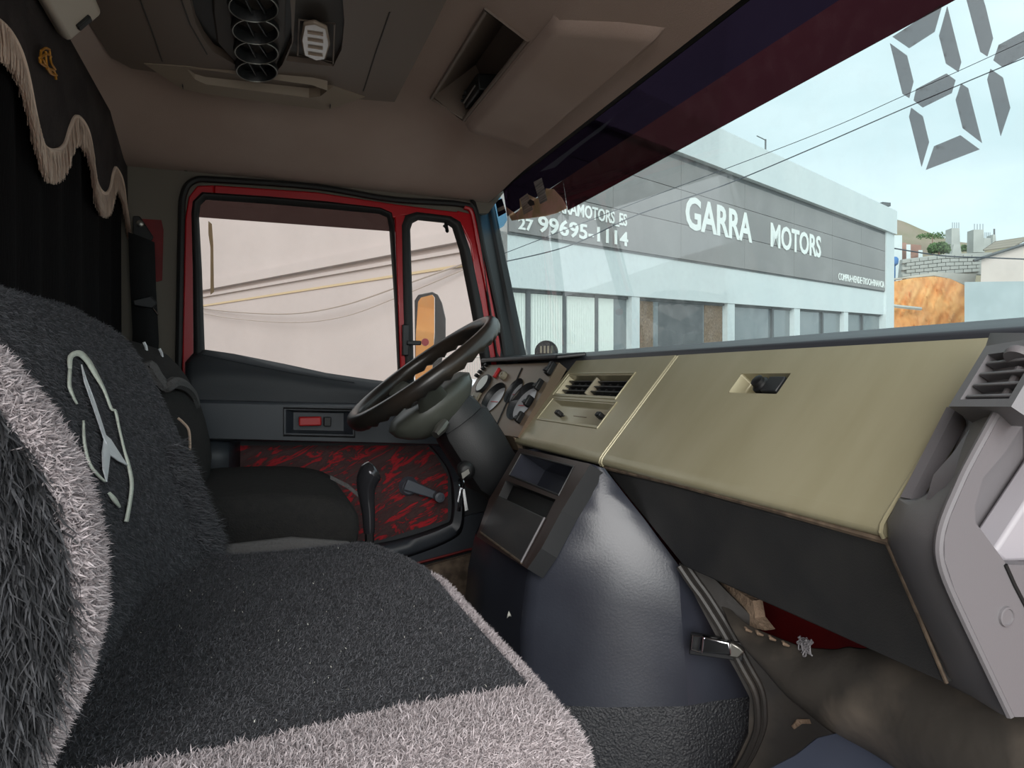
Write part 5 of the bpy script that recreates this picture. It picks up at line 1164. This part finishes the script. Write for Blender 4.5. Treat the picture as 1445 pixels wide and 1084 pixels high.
for k in range(14):
    t = k / 13; rows.append([V(-16 - 3 * t + random.uniform(-.5, .5), y + random.uniform(-.3, .3), lerp(GZ - .2, 7.5 + .6 * math.sin(y * .4), t)) for y in np.linspace(-14, 22, 40)])
mk('earth_bank', grid(rows), M['orange_earth'], ang=25, label='orange earth bank behind the truck, seen only in the wing mirror', cat='earth bank')
mk('bank_ledge', tube([D_(1240, 429, 32.6), D_(1270, 433, 32.6), D_(1300, 436, 32.6)], .08, 5), M['concrete'], label='pale pipe lying along the orange earth bank', cat='pipe')
slab('plaster_wall', [(1361, 398), (1445, 397), (1560, 396), (1560, 700), (1361, 700)], 30, .4, M['plaster_grey'], 'low grey plastered yard wall beside the orange bank', 'wall')
slab('retaining_wall', [(1240, 398), (1275, 393), (1318, 389), (1340, 393), (1361, 402), (1376, 398), (1378, 387), (1320, 384), (1270, 392), (1240, 394)], 35, .5, M['concrete'], 'curved concrete footing above the orange bank', 'footing')
bw = thing('block_wall', 'grey concrete block wall on top of the bank', 'wall', D_(1330, 398, 37))
mk('core', prism([D_(u, v, 37.2) for u, v in [(1271, 393), (1274, 366), (1330, 359), (1400, 356), (1400, 388), (1330, 385)]], _fw * .3), M['block'], bw, smooth=False)
proto_ = None
for r_ in range(5):
    for c_ in range(9):
        t0, t1_ = c_ / 9, (c_ + 1) / 9
        def bq(t, s_): u = lerp(1273, 1384, t); return (u, lerp(lerp(367, 359, min(1, t * 1.8)), lerp(391, 383, t), s_))
        sh_ = (r_ % 2) * .5 / 9
        a_, b_ = min(1, t0 + sh_ + .004), min(1, t1_ + sh_ - .004)
        if b_ - a_ < .01: continue
        mk('block', prism([D_(*bq(a_, r_ / 5 + .02), 37), D_(*bq(b_, r_ / 5 + .02), 37), D_(*bq(b_, r_ / 5 + .19), 37), D_(*bq(a_, r_ / 5 + .19), 37)], _fw * .25), M['block'], bw, smooth=False)
slab('plastered_house', [(1384, 398), (1385, 364), (1410, 356), (1445, 344), (1520, 320), (1520, 600), (1384, 600)], 32, 3, M['pinkwall'], 'pale pink plastered house wall at the right edge', 'house')
mk('roof_edge', tube([D_(1374, 368, 31.8), D_(1404, 358, 31.8), D_(1445, 345, 31.8), D_(1520, 322, 31.8)], .07, 5), M['wdark'], label='dark sloping roof edge of the plastered house', cat='roof edge')
for k in range(9):
    mk('roof_timber', tube([D_(1388 + k * 2, 353 - k * 1.4, 38 + k * .2), D_(1432 + k * 3, 347 - k * 1.6 , 38 + k * .2)], .06, 6), mat('old_timber' + str(k), srgb(150 - 6 * (k % 3), 142 - 6 * (k % 3), 130 - 5 * (k % 3)), .9),
       label='old grey timber stacked on the roof of the plastered house', cat='timber', group='timbers on the roof')
for k, (u0, u1, vt, vb_, d, lab) in enumerate([(1343, 1354, 322, 358, 42, 'tall raw concrete column left of the pair, nearest the bush'), (1374, 1388, 324, 356, 42, 'widest raw concrete column with a crown of rebar'), (1389, 1398, 336, 352, 44, 'short raw concrete column behind the widest one'), (1401, 1405, 331, 350, 46, 'smallest thin raw concrete column before the timbers')]):
    cc = thing('concrete_column', lab, 'column', D_((u0 + u1) / 2, vb_, d), 'unfinished concrete columns')
    mk('shaft', prism([D_(u0, vt, d), D_(u1, vt, d), D_(u1 + 1.5, vb_, d), D_(u0 - .5, vb_, d)], _fw * .6), M['concrete'], cc, smooth=False)
    if k == 0: mk('footing', prism([D_(1346, 345, 41.9), D_(1355, 345, 41.9), D_(1357, 359, 41.9), D_(1343, 359, 41.9)], _fw * .2), M['concrete'], cc, smooth=False)
    for j in range(4):
        u = lerp(u0 + 1, u1 - 1, j / 3); mk('rebar', tube([D_(u, vt + 1, d + .2), D_(u, vt - 8, d + .2)], .018, 4), M['wdark'], cc, smooth=False)
for (u0, u1, vt, vb_, lab) in ((1261, 1273, 332, 374, 'tallest white block pier behind the showroom corner'), (1279, 1285, 345, 365, 'narrow white gap in the brick ruin'), (1296, 1302, 353, 363, 'small white block at the end of the brick ruin')):
    slab('white_pier', [(u0, vt), (u1, vt), (u1, 700), (u0, 700)], 44 if u0 < 1270 else 45, .5, M['facade'], lab, 'pier', group='white piers of the ruin')
slab('brick_ruin', [(1258, 344), (1277, 342), (1280, 344), (1300, 346), (1306, 700), (1258, 700)], 46, .4, M['brickred'], 'reddish unfinished brick wall below the hill', 'wall')
mk('blue_tank', lathe([(0.02, .24), (.13, .23), (.2, .13), (.21, 0.0), (.18, -.16), (.1, -.22), (.06, -.26), (.06, -9.5)], D_(1262, 369, 38), (0, 0, 1), 16), mat('blue_plastic', srgb(60, 116, 176), .5), label='blue plastic water tank beside the showroom corner', cat='tank')
def bush(name, u, v, d, rx, rz, n, lab):
    c = D_(u, v, d); vs, fs = [], []
    for k in range(n):
        a, b, r = random.uniform(0, 2 * math.pi), random.uniform(-.3, 1), random.random() ** .4
        q = c + V(rx * r * math.cos(a) * math.sqrt(1 - b * b if abs(b) < 1 else 0), rx * r * math.sin(a) * .6, rz * r * b); s = .12
        e_1 = V(*RNG.normal(0, 1, 3)).normalized(); e_2 = e_1.cross(V(*RNG.normal(0, 1, 3))).normalized(); m_ = len(vs)
        vs += [q - e_1 * s, q + e_2 * s * .6, q + e_1 * s, q - e_2 * s * .6]; fs.append((m_, m_ + 1, m_ + 2, m_ + 3))
    t = thing(name, lab, 'bush', c - V(0, 0, rz * .4))
    mk('foliage', (vs, fs), M['leaf'], t, smooth=False, fixn=False, kind='stuff')
    mk('stem', tube([V(c.x, c.y, max(GZ, c.z - 12)), c], [.15, .05], 6), M['brickred'], t)
bush('bush', 1325, 353, 41, 0.72, 0.42, 900, 'rounded green bush in front of the tall concrete column')
bush('bush', 1366, 352, 60, .8, .5, 300, 'small green shrub between the two tall columns')
bush('bush', 1316, 334, 86, 2.2, .35, 400, 'dark shrubs on the crest of the hill')
cable('yard_cable', [D_(1258, 350, 31), D_(1330, 361, 31), D_(1400, 364, 31), D_(1500, 368, 31)], .03, 'cable running in front of the grey block wall')

lfp = P(718, 868, Y=1.26)
mk('dry_leaf', ([lfp + V(*q) for q in ((0, 0, .008), (.003, -.002, .001), (.005, 0, -.004), (0, -.003, -.001), (-.004, 0, -.006), (-.003, -.002, .002))], [(0, 1, 3), (1, 2, 3), (3, 4, 5), (5, 0, 3)]), M['lint'], label='tiny dry leaf stuck on the console beside the bench', cat='leaf', solid=.0006)
# mirror outside the driver's door
mr = thing('door_mirror', 'tall grey wing mirror with orange face outside the quarter window', 'mirror', P(605, 560, Y=2.55))
my = 2.52
def mp_(u, v, y=my): return P(u, v, Y=y)
hsg = [(585, 424), (590, 416), (610, 412), (618, 416), (624, 428), (629, 450), (629, 480), (620, 530), (606, 545), (586, 545)]
mk('housing', loft([[mp_(u, v) + V(0, 0, 0) for u, v in hsg], [mp_(u, v, my + .03) for u, v in hsg], [lerp(mp_(606, 480, my + .10), mp_(u, v, my + .10), .8) for u, v in hsg]]), mat('mirror_grey_plastic', srgb(128, 126, 124), .6), mr, ang=50, bevel=.003)
mfc = [(590, 426), (594, 420), (610, 416), (613, 420), (613, 470), (609, 535), (586, 540), (587, 470)]
MN = V(-.72, -.69, 0).normalized(); mo = mp_(588, 480, my - .012)
mk('mirror_face', prism([PP(u, v, mo, MN) for u, v in mfc], MN * -.002), mat('mirror_silver', srgb(250, 240, 232), .04, metal=1.0), mr, smooth=False, label='mirror glass showing orange earth')
mk('bracket', tube([mp_(606, 540, my + .02), mp_(620, 575, my), mp_(640, 610, 2.30)], .012, 8), M['black'], mr)
mk('inset_mirror', lathe([(.022, 0), (.022, .008), (.018, .010), (.0005, .010)], mp_(590, 512, my - .006), (0, -1, 0), 20), M['chrome'], mr)

# white car and railing beyond the quarter window
wc = thing('parked_car', 'white parked car beyond the quarter window', 'car', P(650, 560, D=6.0) * 1.0)
cc0 = P(655, 545, D=6.1); cxd = V(0.95, 0.3, 0).normalized(); cyd = V(-.3, .95, 0).normalized()
def carsec(x, hw, zb, zt, k): 
    return [cc0 + cxd * x + cyd * y + V(0, 0, z) for y, z in ((-hw, zb), (-hw * 1.02, lerp(zb, zt, .5)), (-hw * k, zt), (hw * k, zt), (hw * 1.02, lerp(zb, zt, .5)), (hw, zb))]
mk('body', loft([carsec(-1.9, .7, -1.0, -.55, .9), carsec(-1.7, .8, -1.2, -.45, .9), carsec(0, .85, -1.25, -.42, .9), carsec(1.6, .8, -1.2, -.50, .9), carsec(2.0, .7, -1.0, -.6, .9)]), mat('white_car_paint', srgb(236, 236, 236), .3), wc, ang=40, sub=1)
mk('cabin', loft([carsec(-1.4, .7, -.48, -.40, .95), carsec(-.9, .72, -.46, .06, .82), carsec(-.2, .72, -.45, .12, .82), carsec(.3, .72, -.45, .06, .82), carsec(1.0, .7, -.48, -.42, .95)]), mat('white_car_roof', srgb(232, 234, 236), .3), wc, ang=40, sub=1)
mk('windscreen', loft([carsec(-1.25, .735, -.38, -.3, .92), carsec(-.88, .745, -.38, -.02, .86), carsec(-.2, .75, -.38, .02, .86), carsec(.28, .745, -.38, -.02, .86), carsec(.85, .735, -.38, -.3, .92)]), mat('car_glass', srgb(110, 116, 120), .1), wc, ang=40)
for x in (-1.2, 1.2):
    for y in (-.75, .75):
        c = cc0 + cxd * x + cyd * y + V(0, 0, -1.2); mk('wheel', lathe([(.18, -.1), (.3, -.1), (.32, 0), (.3, .1), (.18, .1)], c, cyd, 20), M['rubber'], wc)
rg = thing('railing', 'pale metal railing in front of the beige wall behind the car', 'railing', P(655, 560, D=8.6))
for k in range(16):
    u = 632 + k * 3.4; mk('bar', tube([P(u, 505, D=8.6), P(u, 560, D=8.6)], .006, 4), M['concrete'], rg, smooth=False)
mk('top_rail', tube([P(628, 504, D=8.6), P(690, 504, D=8.6)], .012, 6), M['concrete'], rg)
